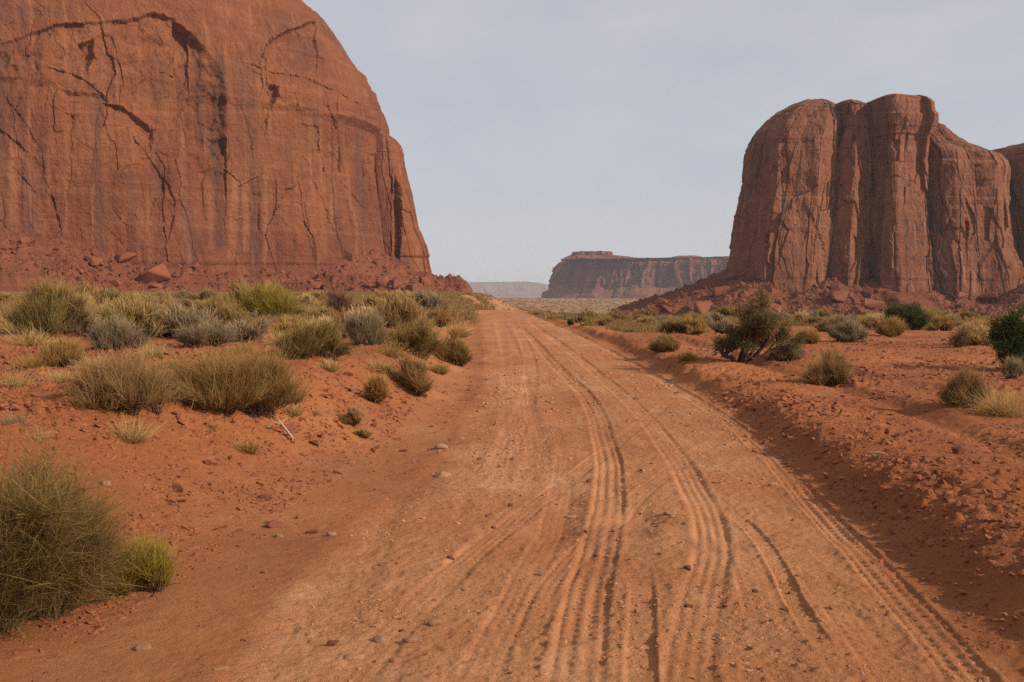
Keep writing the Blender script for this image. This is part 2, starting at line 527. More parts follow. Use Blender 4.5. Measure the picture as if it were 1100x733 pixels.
# ------------------------------------------------------------------ ground
PLANTS = []   # filled below: (kind, px, py, wpx, hpx, ...)
exec_mounds = [(325, 388, 1.1, .16), (180, 452, 1.8, .10), (890, 414, .8, .10), (440, 424, .7, .08), (1050, 440, .8, .06), (826, 384, 1.4, .08)]
_m = []
for px, py, r, h in exec_mounds:
    x, y, z = locate(px, py)
    _m.append((x, y + .25 * r, r, h))
MOUNDS.extend(_m)


def build_ground():
    py = np.arange(800, 346, -.62)
    rows = FPX * CAM_H / (py - 318.0)
    rows = np.concatenate([np.linspace(-40, rows[0] - .12, 30), rows, rows[-1] * 1.016 ** np.arange(1, 305)])
    s = np.linspace(-.80, .80, 1300)
    e = np.linspace(0, 1, 26)[1:] ** 3
    g = np.sqrt(np.maximum(rows, 0) ** 2 + 3.0 ** 2)[:, None]
    inner = s[None, :] * g
    edge = inner[:, -1:]
    outer = edge + (9000 - edge) * e[None, :]
    X = np.concatenate([-outer[:, ::-1], inner, outer], 1)
    Y = np.broadcast_to(rows[:, None], X.shape)
    sh = X.shape
    X, Y = X.ravel(), Y.ravel().copy()
    z, road, pale, dl, dr, berm, wl, wr, track = terrain(X, Y, masks=True)
    pale = np.clip(pale, 0, 1)
    scrub = np.maximum(ss(150, 420, Y), .75 * ss(35, 110, Y) * (1 - road) * ss(.6, 2.0, np.maximum(dl, dr)))
    V = np.stack([X, Y, z], 1)
    F = grid_faces(*sh)
    fr = road[F].mean(1) > .5
    fr &= Y[F[:, 0]] < 400
    for name, sel in (('road', fr), ('ground', ~fr)):
        f = F[sel]
        used, inv = np.unique(f, return_inverse=True)
        me = mesh_np(name, V[used], inv.reshape(-1, 4), True, {'paleness': pale[used], 'scrubland': scrub[used], 'packed': track[used]})
        link(name, me, M['ground'])['kind'] = 'structure'


build_ground()


# ------------------------------------------------------------------ rock masses
def in_poly(px, py, poly):
    poly = np.array(poly, float); c = np.zeros(px.shape, bool)
    j = len(poly) - 1
    for i in range(len(poly)):
        xi, yi = poly[i]; xj, yj = poly[j]
        if yi != yj:
            c ^= ((yi > py) != (yj > py)) & (px < (xj - xi) * (py - yi) / (yj - yi) + xi)
        j = i
    return c


def line_dist(px, py, pts):
    """Distance to a polyline and the side (positive = below it)."""
    d = np.full(px.shape, 1e9); side = np.zeros(px.shape)
    P = np.array(pts, float)
    for a, b in zip(P[:-1], P[1:]):
        v = b - a; L = v @ v + 1e-9
        t = np.clip(((px - a[0]) * v[0] + (py - a[1]) * v[1]) / L, 0, 1)
        qx, qy = a[0] + t * v[0] - px, a[1] + t * v[1] - py
        dd = np.hypot(qx, qy)
        cr = (v[0] * (py - a[1]) - v[1] * (px - a[0])) / math.sqrt(L)
        near = dd < d
        side = np.where(near, cr, side); d = np.where(near, dd, d)
    return d, side


def rock_tower(levels, Yc, b0, n_exp=2.6, ncol=600, nrow=320, seed=1, amp=1.0, shear=0.0, xref=None, cap_q=.6,
               cracks=(), recess=(), window=(-60, 1160), z_bottom=None, big=1.0, ledges=(), stain_shade=(), zscale=1.0, bed=.07, arches=(), jt=1.0, facet=1.0, beds=.8, znear=0.0, sides=None):
    """A cliff: level rings between the left and the right outline of the mass, each a rounded oblong in plan, then broken up by
    flutes, slabs, cracks and alcoves. Returns vertices, faces, attributes."""
    L = np.array(levels, float)
    xl, z = at_depth(L[:, 1], L[:, 0], Yc); xr, _ = at_depth(L[:, 2], L[:, 0], Yc)
    if znear:
        _, z = at_depth(L[:, 1], L[:, 0], Yc - znear * b0)
    if xref is not None:
        for _ in range(6):
            Yr = Yc + shear * (xr - xref)
            xr, z = at_depth(L[:, 2], L[:, 0], Yr)
    zt, zb = z[0], z[-1]
    if z_bottom is not None:
        z = np.append(z, z_bottom); xl = np.append(xl, xl[-1]); xr = np.append(xr, xr[-1]); zb = z_bottom
    o = np.argsort(z)
    t = np.linspace(0, 1, nrow)
    zz = zb + (zt - zb) * (1 - (1 - t) ** 1.5 * .6 - (1 - t) * .4)
    zz = np.sort(zz)
    a_l = np.interp(zz, z[o], xl[o]); a_r = np.interp(zz, z[o], xr[o])
    xc, a = (a_l + a_r) / 2, np.maximum((a_r - a_l) / 2, .2)
    b = b0 * (a / a.max()) ** cap_q
    th = np.linspace(0, 2 * math.pi, 24001)[:-1]
    ct, st = np.cos(th), np.sin(th)
    if sides is not None:                                                     # an angular block: flat faces meeting at upright edges
        rad = np.full(th.shape, 9.0)
        for ph, c_ in sides:
            q = np.cos(th - math.radians(ph))
            rad = np.where(q > .05, np.minimum(rad, c_ / np.maximum(q, .05)), rad)
        ex, ey = rad * ct, rad * st
        ex = ex / np.abs(ex).max(); ey = ey / np.abs(ey).max()
    else:
      ex = np.sign(ct) * np.abs(ct) ** (2 / n_exp); ey = np.sign(st) * np.abs(st) ** (2 / n_exp)
    k = nrow // 3
    bx, by = xc[k] + a[k] * ex, Yc + b[k] * ey
    if xref is None: xref = xc[k]
    by2 = by + shear * (bx - xref)
    seg = np.hypot(np.diff(bx, append=bx[:1]), np.diff(by2, append=by2[:1]))
    ppx, _ = project(bx, by2, np.full_like(bx, 20.0))
    w = seg * np.where((st < .35) & (ppx > window[0]) & (ppx < window[1]), 1.0, .05)
    cum = np.concatenate([[0], np.cumsum(w)]); cum /= cum[-1]
    idx = np.clip(np.searchsorted(cum, np.linspace(0, 1, ncol, endpoint=False)), 0, len(th) - 1)
    ex, ey = ex[idx], ey[idx]
    arc = np.concatenate([[0], np.cumsum(seg)])[idx]
    X = xc[:, None] + a[:, None] * ex; Yv = Yc + b[:, None] * ey
    Yv = Yv + shear * (X - xref)
    Z = np.broadcast_to(zz[:, None], X.shape)
    S = np.broadcast_to(arc[None, :], X.shape)
    # normals of the plain mass
    P = np.stack([X, Yv, Z], -1)
    du = np.roll(P, -1, 1) - np.roll(P, 1, 1)
    dv = np.gradient(P, axis=0)
    N = np.cross(du, dv); N /= np.linalg.norm(N, axis=-1, keepdims=True) + 1e-9
    px, py = project(X, Yv, Z)
    s, h = S / zscale, Z / zscale
    x, y = X / zscale, Yv / zscale
    d = big * 2.0 * f3(x / 24, y / 24, h / 60, seed, 3)                       # broad bulges
    d = d + (.7 if beds < .5 else .35) * amp * f3(x / 8, y / 8, h / 55, seed + 10, 4)                   # flutes
    wx, wy = .16 * f3(x / 9, y / 9, h / 9, seed + 20, 4, .7), .16 * f3(x / 9, y / 9, h / 9, seed + 24, 4, .7)
    c1, g1, id1, fx1, fy1 = cells(s / 9 + wx, h / 34 + wy, seed + 30, True)                     # large slabs with clean edges
    c2, g2, id2, fx2, fy2 = cells(s / 3.6 + wx * 1.3, h / 9.5 + wy * 1.5, seed + 34, True)
    relz = (Z - zb) / (zt - zb)
    facet = facet * (1 - .8 * ss(.60, .74, relz) * (beds < .5)); sl = 1 - .75 * ss(.60, .74, relz) * (beds < .5)
    r1, r2 = (id1 * 7.31) % 1 - .5, (id2 * 5.17) % 1 - .5
    d = d + amp * facet * (4.6 * r1 * fx1 + 1.6 * ((id1 * 3.7) % 1 - .5) * fy1 + 2.0 * r2 * fx2 + .9 * ((id2 * 9.1) % 1 - .5) * fy2)    # flat tilted faces of the joint blocks
    d = d + amp * sl * (.9 * (id1 - .5) + .40 * (id2 - .5))
    d = d - amp * sl * (.30 if beds > .5 else .10) * np.exp(-(g1 / .03) ** 2) * (n3(x / 9, y / 9, h / 20, seed + 36) > -.1)
    d = d - amp * .12 * np.exp(-(g2 / .05) ** 2) * (n3(x / 6, y / 6, h / 12, seed + 37) > .15)
    d = d + amp * .5 * f3(x / 2.2, y / 2.2, h / 4.5, seed + 40, 4)
    bedn = n2(h / 1.4, s / 220, seed + 44) + .6 * n2(h / .55, s / 150, seed + 45)
    d = d + amp * bed * bedn
    d = d + amp * (.55 if beds < .5 else .22) * f3(x / 3.2, y / 3.2, h / 42, seed + 80, 3)              # narrow ribs
    j1, jg, jid = cells(s / 5.5 + .05 * f3(x / 4, y / 4, h / 6, seed + 84, 3), h / 60, seed + 86)
    relz = (Z - zb) / (zt - zb)
    d = d - amp * jt * (1 - ss(0, .045, jg)) * (1 - ss(.60, .76, relz)) * ss(0, .4, n3(x / 14, y / 14, h / 22, seed + 88))   # upright joints
    hb = h / 2.1 + .35 * f2(s / 30, s * 0 + 3, seed + 94, 3) + .25 * n2(h / 7, s * 0, seed + 95)
    kb = np.floor(hb).astype(np.int64); lay = _h(kb, kb * 0, kb * 0, seed + 96) - .5
    relz = (Z - zb) / (zt - zb)
    d = d + amp * beds * lay * (ss(.74, .86, relz) + ss(.20, .12, relz))                            # thin beds in the cap and at the foot
    chip = cells(s / 2.1 + wx * 2, h / 3.4 + wy * 2, seed + 90)
    d = d + amp * .28 * (chip[2] - .5) * ss(0, .12, chip[1]) * ss(-.15, .25, f3(x / 12, y / 12, h / 16, seed + 92, 3))
    for (zp, dep, soft) in ledges:                                            # bedding ledges: rock above stands proud
        d = d + dep * ss(zp - soft, zp + soft, py * -1.0) if False else d + dep * (1 - ss(zp - soft, zp + soft, py + 2.0 * f2(s / 14, s * 0, seed + 50, 3)))
    varn_shade = np.zeros(X.shape); pal = np.zeros(X.shape)
    wpx = px + 1.6 * f2(px / 5, py / 5, seed + 60, 3, .7); wpy = py + 1.6 * f2(px / 5, py / 5, seed + 64, 3, .7)
    front = (N[..., 1] < .35)
    for pts, wid, dep in cracks:
        dd, sd = line_dist(wpx, wpy, pts)
        brk = .25 + .75 * ss(-.35, .35, f2(px / 7, py / 12, seed + 62, 2))
        nar = wid * (.24 + .28 * ss(-.3, .5, n2(px / 9 + 40, py / 9, seed + 63)))
        d = d - front * dep * .40 * brk * np.maximum(0, 1 - dd / (1.5 * nar))
        d = d - front * .24 * dep * brk * np.exp(-np.maximum(sd, 0) / (7 * wid)) * (dd < 14 * wid) * (sd > 0) * ss(14 * wid, 3 * wid, dd)
    for pts, dep, soft, decay in arches:                                      # rock fallen away below an arch: deepest just under the lip
        ins = in_poly(wpx, wpy, list(pts) + [(pts[-1][0], 270), (pts[0][0], 270)])
        dd, _ = line_dist(wpx, wpy, pts)
        d = d - front * np.where(ins, dep * (.5 + .8 * ss(-.4, .4, f2(px / 16, py / 16, seed + 66, 3))) * ss(0, soft, dd) * np.exp(-(dd / decay) ** 1.5), 0)
    for poly, dep, soft in recess:
        ins = in_poly(wpx, wpy, poly)
        dd, _ = line_dist(wpx, wpy, list(poly) + [poly[0]])
        d = d - front * dep * np.where(ins, ss(0, soft, dd), 0)
    for pts, wid, st_, what in stain_shade:
        dd, _ = line_dist(wpx, py, pts)
        m = front * st_ * (1 - ss(wid * .3, wid, dd)) * (.75 + .35 * f2(px / 3, py / 40, seed + 70, 3))
        if what == 'dark': varn_shade = np.maximum(varn_shade, m)
        else: pal = np.maximum(pal, m)
    top = ss(0, .04, (zt - Z) / (zt - zb))
    N[..., 2] *= .25
    P = P + N * (d * zscale * (.35 + .65 * top))[..., None]
    nr, nc = X.shape
    V = np.concatenate([P.reshape(-1, 3), P[-1].mean(0, keepdims=True)])
    F4 = grid_faces(nr, nc, True)
    last = (nr - 1) * nc + np.arange(nc)
    F3 = np.stack([last, np.roll(last, -1), np.full(nc, nr * nc)], 1)
    at = {'varnish': np.append(np.clip(varn_shade, 0, 1), 0), 'paleness': np.append(np.clip(pal, 0, 1), 0)}
    ring = np.stack([X[k // 6], Yv[k // 6]], 1)
    return V, F4, F3, at, ring


def join(parts):
    Vs, F4s, F3s, at, n = [], [], [], {}, 0
    for V, F4, F3, a, *_ in parts:
        Vs.append(V); F4s.append(F4 + n); F3s.append(F3 + n); n += len(V)
        for k, v in a.items(): at.setdefault(k, []).append(v)
    return np.concatenate(Vs), [np.concatenate(F4s), np.concatenate(F3s)], {k: np.concatenate(v) for k, v in at.items()}


def talus_mesh(ring, top_line, reach, slope, seed, nrow=150, window=(-80, 1180), rough=1.0, inset=4.0, z_floor=-8.0, scale=1.0):
    """Rubble slope around a cliff: starts under the cliff's foot at the height of TOP_LINE and runs out to the plain."""
    R = np.array(ring)
    keep = np.ones(len(R), bool)
    c = R.mean(0)
    T = np.roll(R, -1, 0) - np.roll(R, 1, 0)
    Nn = np.stack([T[:, 1], -T[:, 0]], 1); Nn /= np.linalg.norm(Nn, axis=1, keepdims=True) + 1e-9
    if ((R - c) * Nn).sum() < 0: Nn = -Nn
    for _ in range(12):                                                      # even out the directions so the fan does not fold
        Nn = (np.roll(Nn, 1, 0) + Nn * 2 + np.roll(Nn, -1, 0)); Nn /= np.linalg.norm(Nn, axis=1, keepdims=True) + 1e-9
    px, _ = project(R[:, 0], R[:, 1], np.full(len(R), 8.0))
    tl = np.array(top_line, float)
    pyt = np.interp(px, tl[:, 0], tl[:, 1])
    front = Nn[:, 1] < .3
    _, zt = at_depth(px, pyt, R[:, 1])
    zt = np.where(front, zt, np.interp(np.arange(len(R)), np.nonzero(front)[0], zt[front], period=len(R)))
    zt = zt + 2.6 * scale * f2(R[:, 0] / (9 * scale), R[:, 1] / (9 * scale), seed, 3)
    q = np.linspace(-inset, reach, nrow)
    X = R[None, :, 0] + Nn[None, :, 0] * q[:, None]; Y = R[None, :, 1] + Nn[None, :, 1] * q[:, None]
    r = np.maximum(q, 0)[:, None]
    fan = 1 + .35 * f2(X / (14 * scale), Y / (14 * scale), seed + 3, 2)
    Z = zt[None, :] - slope * r * fan * (1 - .35 * r / reach) + .12 * slope * np.minimum(q, 0)[:, None] * 0
    Z = Z - 9.0 * scale * ss(.80, 1.0, r / reach)
    k = 1 / scale
    d1, g, cid = cells(X * k / 2.6, Y * k / 2.6, seed + 5)
    e1, g2, cid2 = cells(X * k / 1.0, Y * k / 1.0, seed + 9)
    fade = ss(0, 2 * scale, q + inset)[:, None]
    Z = Z + fade * rough * scale * (.9 * f2(X * k / 7, Y * k / 7, seed + 12, 4) + 2.0 * np.maximum(0, .5 - d1) * (cid > .6) + .9 * np.maximum(0, .5 - e1) * (cid2 > .5)
                   + .25 * f2(X * k / .8, Y * k / .8, seed + 15, 3))
    V = np.stack([X, Y, Z], -1)
    return V.reshape(-1, 3), grid_faces(*X.shape, True), V


def rock_object(name, label, cat, base, cliff_parts, cliff_mat, talus=None, talus_mat=None, group=None):
    root = empty(name, base)
    tag(root, label, cat, group)
    V, F, at = join(cliff_parts)
    me = mesh_np('cliff', V - np.array(base), F, True, at)
    me.polygons.foreach_set('use_smooth', np.zeros(len(me.polygons), bool))
    link('cliff', me, cliff_mat, root)
    if talus is not None:
        z0 = np.zeros(len(talus[0]))
        me = mesh_np('talus_slope', talus[0] - np.array(base), talus[1], True, {'varnish': z0, 'paleness': z0})
        link('talus_slope', me, talus_mat, root)
    return root


# ---- left butte
LB_levels = [(-78, -900, 60), (-70, -930, 110), (-50, -950, 180), (-22, -965, 238), (0, -975, 286), (10, -980, 318), (21, -985, 345), (37, -990, 357), (58, -993, 370),
             (79, -995, 384), (90, -998, 396), (107, -1000, 402), (130, -1000, 412), (145, -1000, 412), (152, -1000, 406), (186, -1000, 406),
             (213, -1000, 408), (246, -1000, 411), (264, -1000, 414), (283, -1000, 418), (300, -1000, 422)]
arch = [(-20, 56), (0, 46), (26, 37), (57, 26), (109, 22), (135, 20), (166, 11), (188, 20), (205, 33), (223, 50), (238, 72), (245, 100), (243, 146)]
LB_cracks = [
    ([(15, 116), (31, 140), (44, 162), (48, 192), (57, 214), (66, 249)], 1.6, 1.6),
    ([(146, 151), (162, 172), (175, 192), (176, 205)], 1.5, 1.5), ([(179, 197), (188, 218), (186, 232), (183, 247)], 1.6, 1.4), ([(170, 214), (171, 247)], 1.2, .8),
    ([(65, 76), (84, 82), (100, 94)], 2.2, 1.6), ([(63, 118), (79, 127)], 1.5, 1.2), ([(0, 140), (10, 147), (22, 157)], 2.2, 1.6), ([(175, 76), (190, 84)], 1.6, 1.3),
    ([(288, 84), (289, 110), (286, 136)], 1.8, 1.6), ([(316, 100), (320, 118), (325, 135), (341, 137), (341, 158), (350, 190)], 1.6, 1.6),
    ([(354, 114), (362, 139), (365, 186)], 1.8, 1.8), ([(369, 200), (380, 212), (392, 227)], 1.2, .8), ([(323, 237), (332, 252), (335, 268)], 1.4, 1.2),
    ([(281, 62), (288, 44), (304, 35), (322, 28), (341, 21)], 1.8, 1.8), ([(269, 70), (300, 79), (327, 84), (358, 97), (383, 111), (408, 121)], 1.4, 1.0),
    ([(418, 184), (418, 220), (420, 278)], 1.7, 1.8), ([(394, 162), (396, 195)], 1.5, 1.2), ([(232, 165), (240, 182), (250, 190)], 1.4, 1.1), ([(255, 150), (262, 170)], 1.3, 1.0),
    ([(110, 240), (130, 262)], 1.2, .5), ([(20, 186), (32, 200)], 1.4, .9), ([(258, 200), (276, 190), (280, 260)], 1.3, .9), ([(320, 24), (332, 60), (334, 66)], 1.2, .8),
    ([(40, 45), (44, 75)], 1.3, .8), ([(52, 92), (48, 120)], 1.3, .8),
]
inner_arch = [(105, 109), (131, 114), (148, 125), (166, 140), (163, 168), (158, 150), (148, 140), (128, 126)]
LB_recess = [
    ([(82, 46), (100, 40), (104, 62), (92, 78), (84, 70)], 2.0, 6.0),
    (inner_arch, 1.3, 4.0),
    ([(402, 166), (408, 170), (412, 190), (411, 212), (405, 200)], 3.2, 3.5),
    ([(419, 188), (428, 190), (435, 215), (432, 240), (433, 278), (421, 278)], 4.0, 5.0),
    ([(288, 88), (301, 92), (302, 104), (290, 122)], 2.0, 5.0),
    ([(60, 95), (110, 100), (120, 112), (70, 108)], .8, 6.0),
]
LB_stain_shade = [
    ([(-5, 60), (0, 240)], 10, .4, 'dark'), ([(140, 190), (142, 270)], 7, .35, 'dark'), ([(160, 215), (161, 280)], 5, .3, 'pale'), ([(196, 150), (198, 275)], 6, .35, 'pale'), ([(310, 150), (306, 205)], 9, .3, 'dark'), ([(345, 190), (345, 275)], 6, .3, 'pale'), ([(362, 200), (360, 270)], 5, .35, 'dark'), ([(330, 60), (310, 80)], 14, .3, 'dark'), ([(60, 40), (110, 34)], 12, .25, 'pale'), ([(0, 10), (60, 14)], 12, .4, 'dark'),  # last entry: shadow at the dome's upper left, painted as dark colour
    ([(236, 62), (238, 110), (234, 160), (236, 262)], 9, .8, 'dark'), ([(212, 40), (216, 90), (219, 140)], 10, .45, 'dark'), ([(258, 66), (262, 110), (258, 160)], 14, .40, 'dark'),  # middle entry: varnish and the arch wall's shadow, painted as one tone
    ([(196, 75), (200, 135)], 9, .3, 'dark'), ([(172, 60), (172, 110)], 12, .25, 'dark'), ([(112, 208), (116, 235)], 10, .35, 'dark'), ([(45, 130), (45, 210)], 8, .35, 'dark'),
    ([(290, 40), (268, 60)], 16, .28, 'dark'), ([(335, 120), (330, 150)], 16, .25, 'dark'), ([(385, 150), (386, 250)], 9, .3, 'dark'), ([(300, 210), (298, 270)], 8, .22, 'dark'),
    ([(252, 190), (250, 276)], 6, .6, 'pale'), ([(266, 190), (266, 268)], 5, .5, 'pale'), ([(285, 180), (285, 282)], 4, .5, 'pale'), ([(278, 200), (279, 270)], 2.5, .4, 'dark'),
    ([(259, 195), (258, 272)], 2, .5, 'dark'), ([(223, 200), (226, 266)], 5, .3, 'pale'),
]
LBY = 285.0
lb_main = rock_tower(LB_levels, LBY, 58, 3.2, 1000, 560, 101, .62, .36, -26.0, .75, LB_cracks, LB_recess, (-90, 520), -10, 1.0,
                     [(121, -.30, 2.0), (284, .3, 2.0)], LB_stain_shade, arches=[(arch[:9], 1.2, 4.0, 50.0), (arch[7:], 1.8, 8.0, 45.0), ([(281, 62), (288, 44), (304, 35), (322, 28), (341, 21)], 1.2, 3.0, 40.0)], jt=.06, facet=.40, beds=.45)
lb_side = rock_tower([(146, 408, 418), (150, 400, 423), (156, 397, 427), (166, 395, 430), (186, 394, 433), (213, 393, 441), (246, 393, 449), (264, 392, 456), (283, 392, 460), (300, 392, 464)], LBY - 1, 10, 2.3, 220, 200,
                     131, .35, 0, None, .6, [([(420, 190), (420, 280)], 1.3, 1.0)], [([(422, 190), (430, 200), (433, 240), (430, 280), (421, 280)], 2.5, 4.0)], (380, 480), -4, .3,
                     [(276, .5, 1.0)])
lb_tal = talus_mesh(lb_main[4], [(-100, 246), (0, 251), (60, 258), (110, 271), (150, 277), (200, 288), (250, 292), (300, 292), (330, 288), (360, 280), (400, 276), (430, 277), (460, 283)],
                    26, .72, 140, 170)
left_butte = rock_object('sandstone_butte', 'huge red sandstone butte with domed top and arched alcove, left of the dirt road', 'butte', (-110, 250, 2), [lb_main, lb_side], M['cliff_left'], lb_tal, M['talus'])

# ---- right butte: four rounded columns side by side
RBY = 305.0
A = [(101, 866, 880), (103, 852, 890), (107, 845, 896), (112, 836, 900), (118, 828, 903), (133, 814, 903), (153, 804, 901), (183, 799, 898), (210, 797, 896), (233, 793, 894), (252, 789, 893), (271, 784, 892), (286, 781, 892), (312, 780, 893)]
A2 = [(105, 898, 910), (107, 890, 918), (112, 886, 924), (130, 886, 927), (156, 884, 929), (200, 881, 928), (233, 877, 926), (262, 874, 924), (294, 870, 924), (312, 868, 924)]
B = [(103.5, 936, 966), (105, 924, 978), (108, 920, 982), (114, 919, 985), (128, 919, 988), (140, 921, 985), (152, 922, 981), (175, 922, 980), (206, 921, 983), (250, 919, 986), (294, 916, 990), (312, 915, 992)]
C = [(127, 990, 996), (130, 982, 1003), (137, 976, 1009), (145, 974, 1016), (153, 972, 1026), (158, 971, 1040), (165, 970, 1060), (171, 970, 1066), (180, 970, 1068), (206, 970, 1068), (240, 970, 1070), (271, 970, 1074), (294, 968, 1082), (312, 968, 1086)]
D = [(151, 1084, 1120), (154, 1070, 1145), (160, 1064, 1160), (170, 1060, 1168), (195, 1059, 1173), (230, 1060, 1178), (263, 1061, 1183), (294, 1064, 1188), (314, 1064, 1193)]
led = [(121, -.5, 1.2), (212, -.25, 1.0), (300, .25, 2.0)]
ra = rock_tower(A, RBY, 24, 2.9, 420, 420, 201, .85, .24, None, .7,
                [([(846, 130), (845, 160), (848, 190)], 1.6, 1.3), ([(822, 250), (824, 276)], 1.8, 1.4), ([(842, 222), (836, 262), (845, 290)], 1.4, .8), ([(868, 232), (874, 262), (866, 294)], 1.4, .8),
                 ([(826, 205), (836, 214), (822, 222)], 1.5, .9), ([(804, 240), (806, 290)], 1.6, .9), ([(871, 230), (880, 250), (886, 292)], 1.5, 1.1)],
                [([(820, 250), (826, 250), (827, 268), (820, 276)], 2.2, 3.0), ([(826, 128), (845, 122), (846, 150), (832, 158)], .8, 8.0)], (760, 960), -10, .8, led,
                [([(845, 215), (842, 240)], 14, .30, 'dark'), ([(815, 150), (808, 200)], 10, .30, 'dark'), ([(870, 130), (870, 180)], 12, .2, 'dark'), ([(856, 240), (852, 290)], 9, .3, 'pale')], znear=.55, sides=[(-150, .96), (-102, .94), (-68, 1.0), (-32, 1.06), (0, .92), (45, .95), (90, .95), (135, .95), (180, 1.0)])
ra2 = rock_tower(A2, RBY - .5, 21, 2.9, 330, 420, 221, .85, .24, None, .7,
                 [([(918, 146), (914, 160), (908, 172)], 2.0, 1.4), ([(900, 240), (906, 296)], 1.6, 1.0), ([(890, 268), (894, 300)], 1.6, 1.0), ([(896, 150), (890, 200)], 2.0, 1.2)],
                 [([(915, 142), (921, 146), (917, 155), (912, 152)], 1.6, 3.0)], (840, 950), -10, .7, led, [([(905, 120), (900, 200)], 10, .3, 'dark')], znear=.55, sides=[(-160, 1.0), (-118, 1.12), (-80, .98), (-35, 1.06), (0, .92), (45, .95), (90, .95), (135, .95), (180, 1.0)])
rb = rock_tower(B, RBY - 1.5, 22, 3.0, 420, 420, 241, .85, .26, None, .7,
                [([(960, 145), (962, 165)], 1.4, .9), ([(946, 218), (940, 262), (938, 290)], 1.8, 1.2), ([(962, 285), (965, 318)], 1.8, 1.4), ([(958, 200), (960, 262)], 1.2, .6), ([(940, 170), (945, 176), (965, 174)], 1.4, .9)],
                [([(938, 172), (948, 152), (953, 174), (942, 178)], 1.2, 4.0), ([(958, 146), (966, 152), (964, 166), (958, 160)], 1.2, 3.0), ([(934, 258), (940, 256), (941, 278), (936, 284)], 1.4, 3.0)],
                (890, 1010), -10, .7, led, [([(955, 160), (975, 158)], 7, .35, 'pale'), ([(948, 210), (950, 280)], 8, .35, 'dark'), ([(964, 190), (968, 240)], 7, .3, 'dark')], znear=.55, sides=[(-168, 1.0), (-118, 1.16), (-88, 1.0), (-45, 1.12), (0, .92), (45, .95), (90, .95), (135, .95), (180, 1.0)])
rc = rock_tower(C, RBY + 2, 22, 3.2, 520, 420, 261, .85, .14, None, .6,
                [([(984, 206), (985, 294)], 1.8, 1.6), ([(1031, 220), (1039, 240), (1037, 262), (1037, 284)], 1.8, 1.6), ([(1016, 218), (1018, 233), (1028, 262)], 1.4, 1.0), ([(1009, 262), (1009, 303)], 1.5, 1.0),
                 ([(1000, 150), (1004, 165), (1012, 168)], 1.4, .8), ([(1048, 262), (1052, 300)], 1.4, .9), ([(1040, 165), (1046, 178)], 1.3, .8), ([(990, 170), (984, 190)], 1.5, 1.0)],
                [([(1034, 232), (1040, 240), (1039, 258), (1035, 252)], 1.5, 2.0)], (950, 1100), -10, .8, led + [(172, -.5, 1.5)],
                [([(1005, 210), (1004, 280)], 11, .32, 'dark'), ([(1024, 180), (1028, 210)], 12, .2, 'dark'), ([(1040, 180), (1010, 172)], 6, .3, 'pale'), ([(1050, 240), (1046, 290)], 8, .3, 'pale'), ([(996, 240), (996, 296)], 4, .3, 'pale')], znear=.55, sides=[(-168, 1.0), (-112, 1.12), (-92, 1.02), (-62, 1.08), (-30, 1.15), (0, .92), (45, .95), (90, .95), (135, .95), (180, 1.0)])
# the rubble slope follows the foot of the whole row
base_l, base_r = at_depth([781, 1085], [300, 300], RBY)[0]
thr = np.linspace(0, 2 * math.pi, 1400, endpoint=False)
rx = (base_l + base_r) / 2 + (base_r - base_l) / 2 * np.sign(np.cos(thr)) * np.abs(np.cos(thr)) ** (2 / 3.4)
ry = RBY + 3 + 22.5 * np.sign(np.sin(thr)) * np.abs(np.sin(thr)) ** (2 / 3.4) + .05 * (rx - 70)
rtop = [(700, 296), (781, 293), (840, 298), (909, 302), (1000, 307), (1200, 311)]
rb_tal = talus_mesh(np.stack([rx, ry], 1), rtop, 42, .50, 280, 190)
right_butte = rock_object('sandstone_butte', 'red sandstone butte of joined rounded columns on a rubble slope, right of the road', 'butte', (90, 300, 0), [ra, ra2, rb, rc], M['cliff_right'], rb_tal, M['talus'])
rd = rock_tower(D, RBY + 9, 24, 2.5, 300, 360, 291, .85, 0, None, .7, [([(1090, 200), (1088, 270)], 1.5, 1.2)], [], (1050, 1200), -10, .8, [(200, -.4, 1.5), (304, .7, 1.0)], [([(1085, 180), (1082, 250)], 12, .35, 'dark')], znear=.55, sides=[(-165, 1.0), (-96, .98), (-55, 1.06), (0, .92), (45, .95), (90, .95), (135, .95), (180, 1.0)])
dx0, dx1 = at_depth([1068, 1200], [300, 300], RBY - 9)[0]
rdx = (dx0 + dx1) / 2 + (dx1 - dx0) / 2 * np.sign(np.cos(thr)) * np.abs(np.cos(thr)) ** (2 / 3)
rdy = RBY - 7 + 23 * np.sign(np.sin(thr)) * np.abs(np.sin(thr)) ** (2 / 3)
rd_tal = talus_mesh(np.stack([rdx, rdy], 1), [(1000, 309), (1100, 311), (1300, 312)], 38, .52, 300, 150)
edge_tower = rock_object('sandstone_tower', 'round topped sandstone tower split off the right end of the butte by a dark cleft', 'rock tower', (160, 295, 0), [rd], M['cliff_right'], rd_tal, M['talus'])

# ---- far mesa and the plateau beyond it
MY = 1500.0
m_body = rock_tower([(278, 640, 800), (278.6, 610, 860), (281, 608, 868), (290, 603, 872), (300, 600, 876), (309, 598, 880), (320, 597, 882)], MY + 60, 110, 3.0, 700, 150, 401, 2.2, -.25, None, .9,
                    [], [], (560, 860), -12, 2.6, [(280.5, -1.2, .5), (289, -.6, .6)], [], zscale=2.6)
m_cap = rock_tower([(270.6, 622, 650), (271.2, 616, 655), (274.5, 615, 656), (275.5, 611, 664), (279.5, 603, 690)], MY + 40, 60, 2.4, 260, 60, 411, 1.3, -.2, None, .9, [], [], (560, 860), None, 1.0, [(273.2, .2, .5)], [], zscale=2.0)
m_cap2 = rock_tower([(275.4, 728, 744), (276.4, 722, 750), (279.5, 715, 758)], MY + 60, 60, 2.6, 160, 40, 421, .5, 0, None, .9, [], [], (560, 860), None, 1.0, [], [], zscale=2.0)
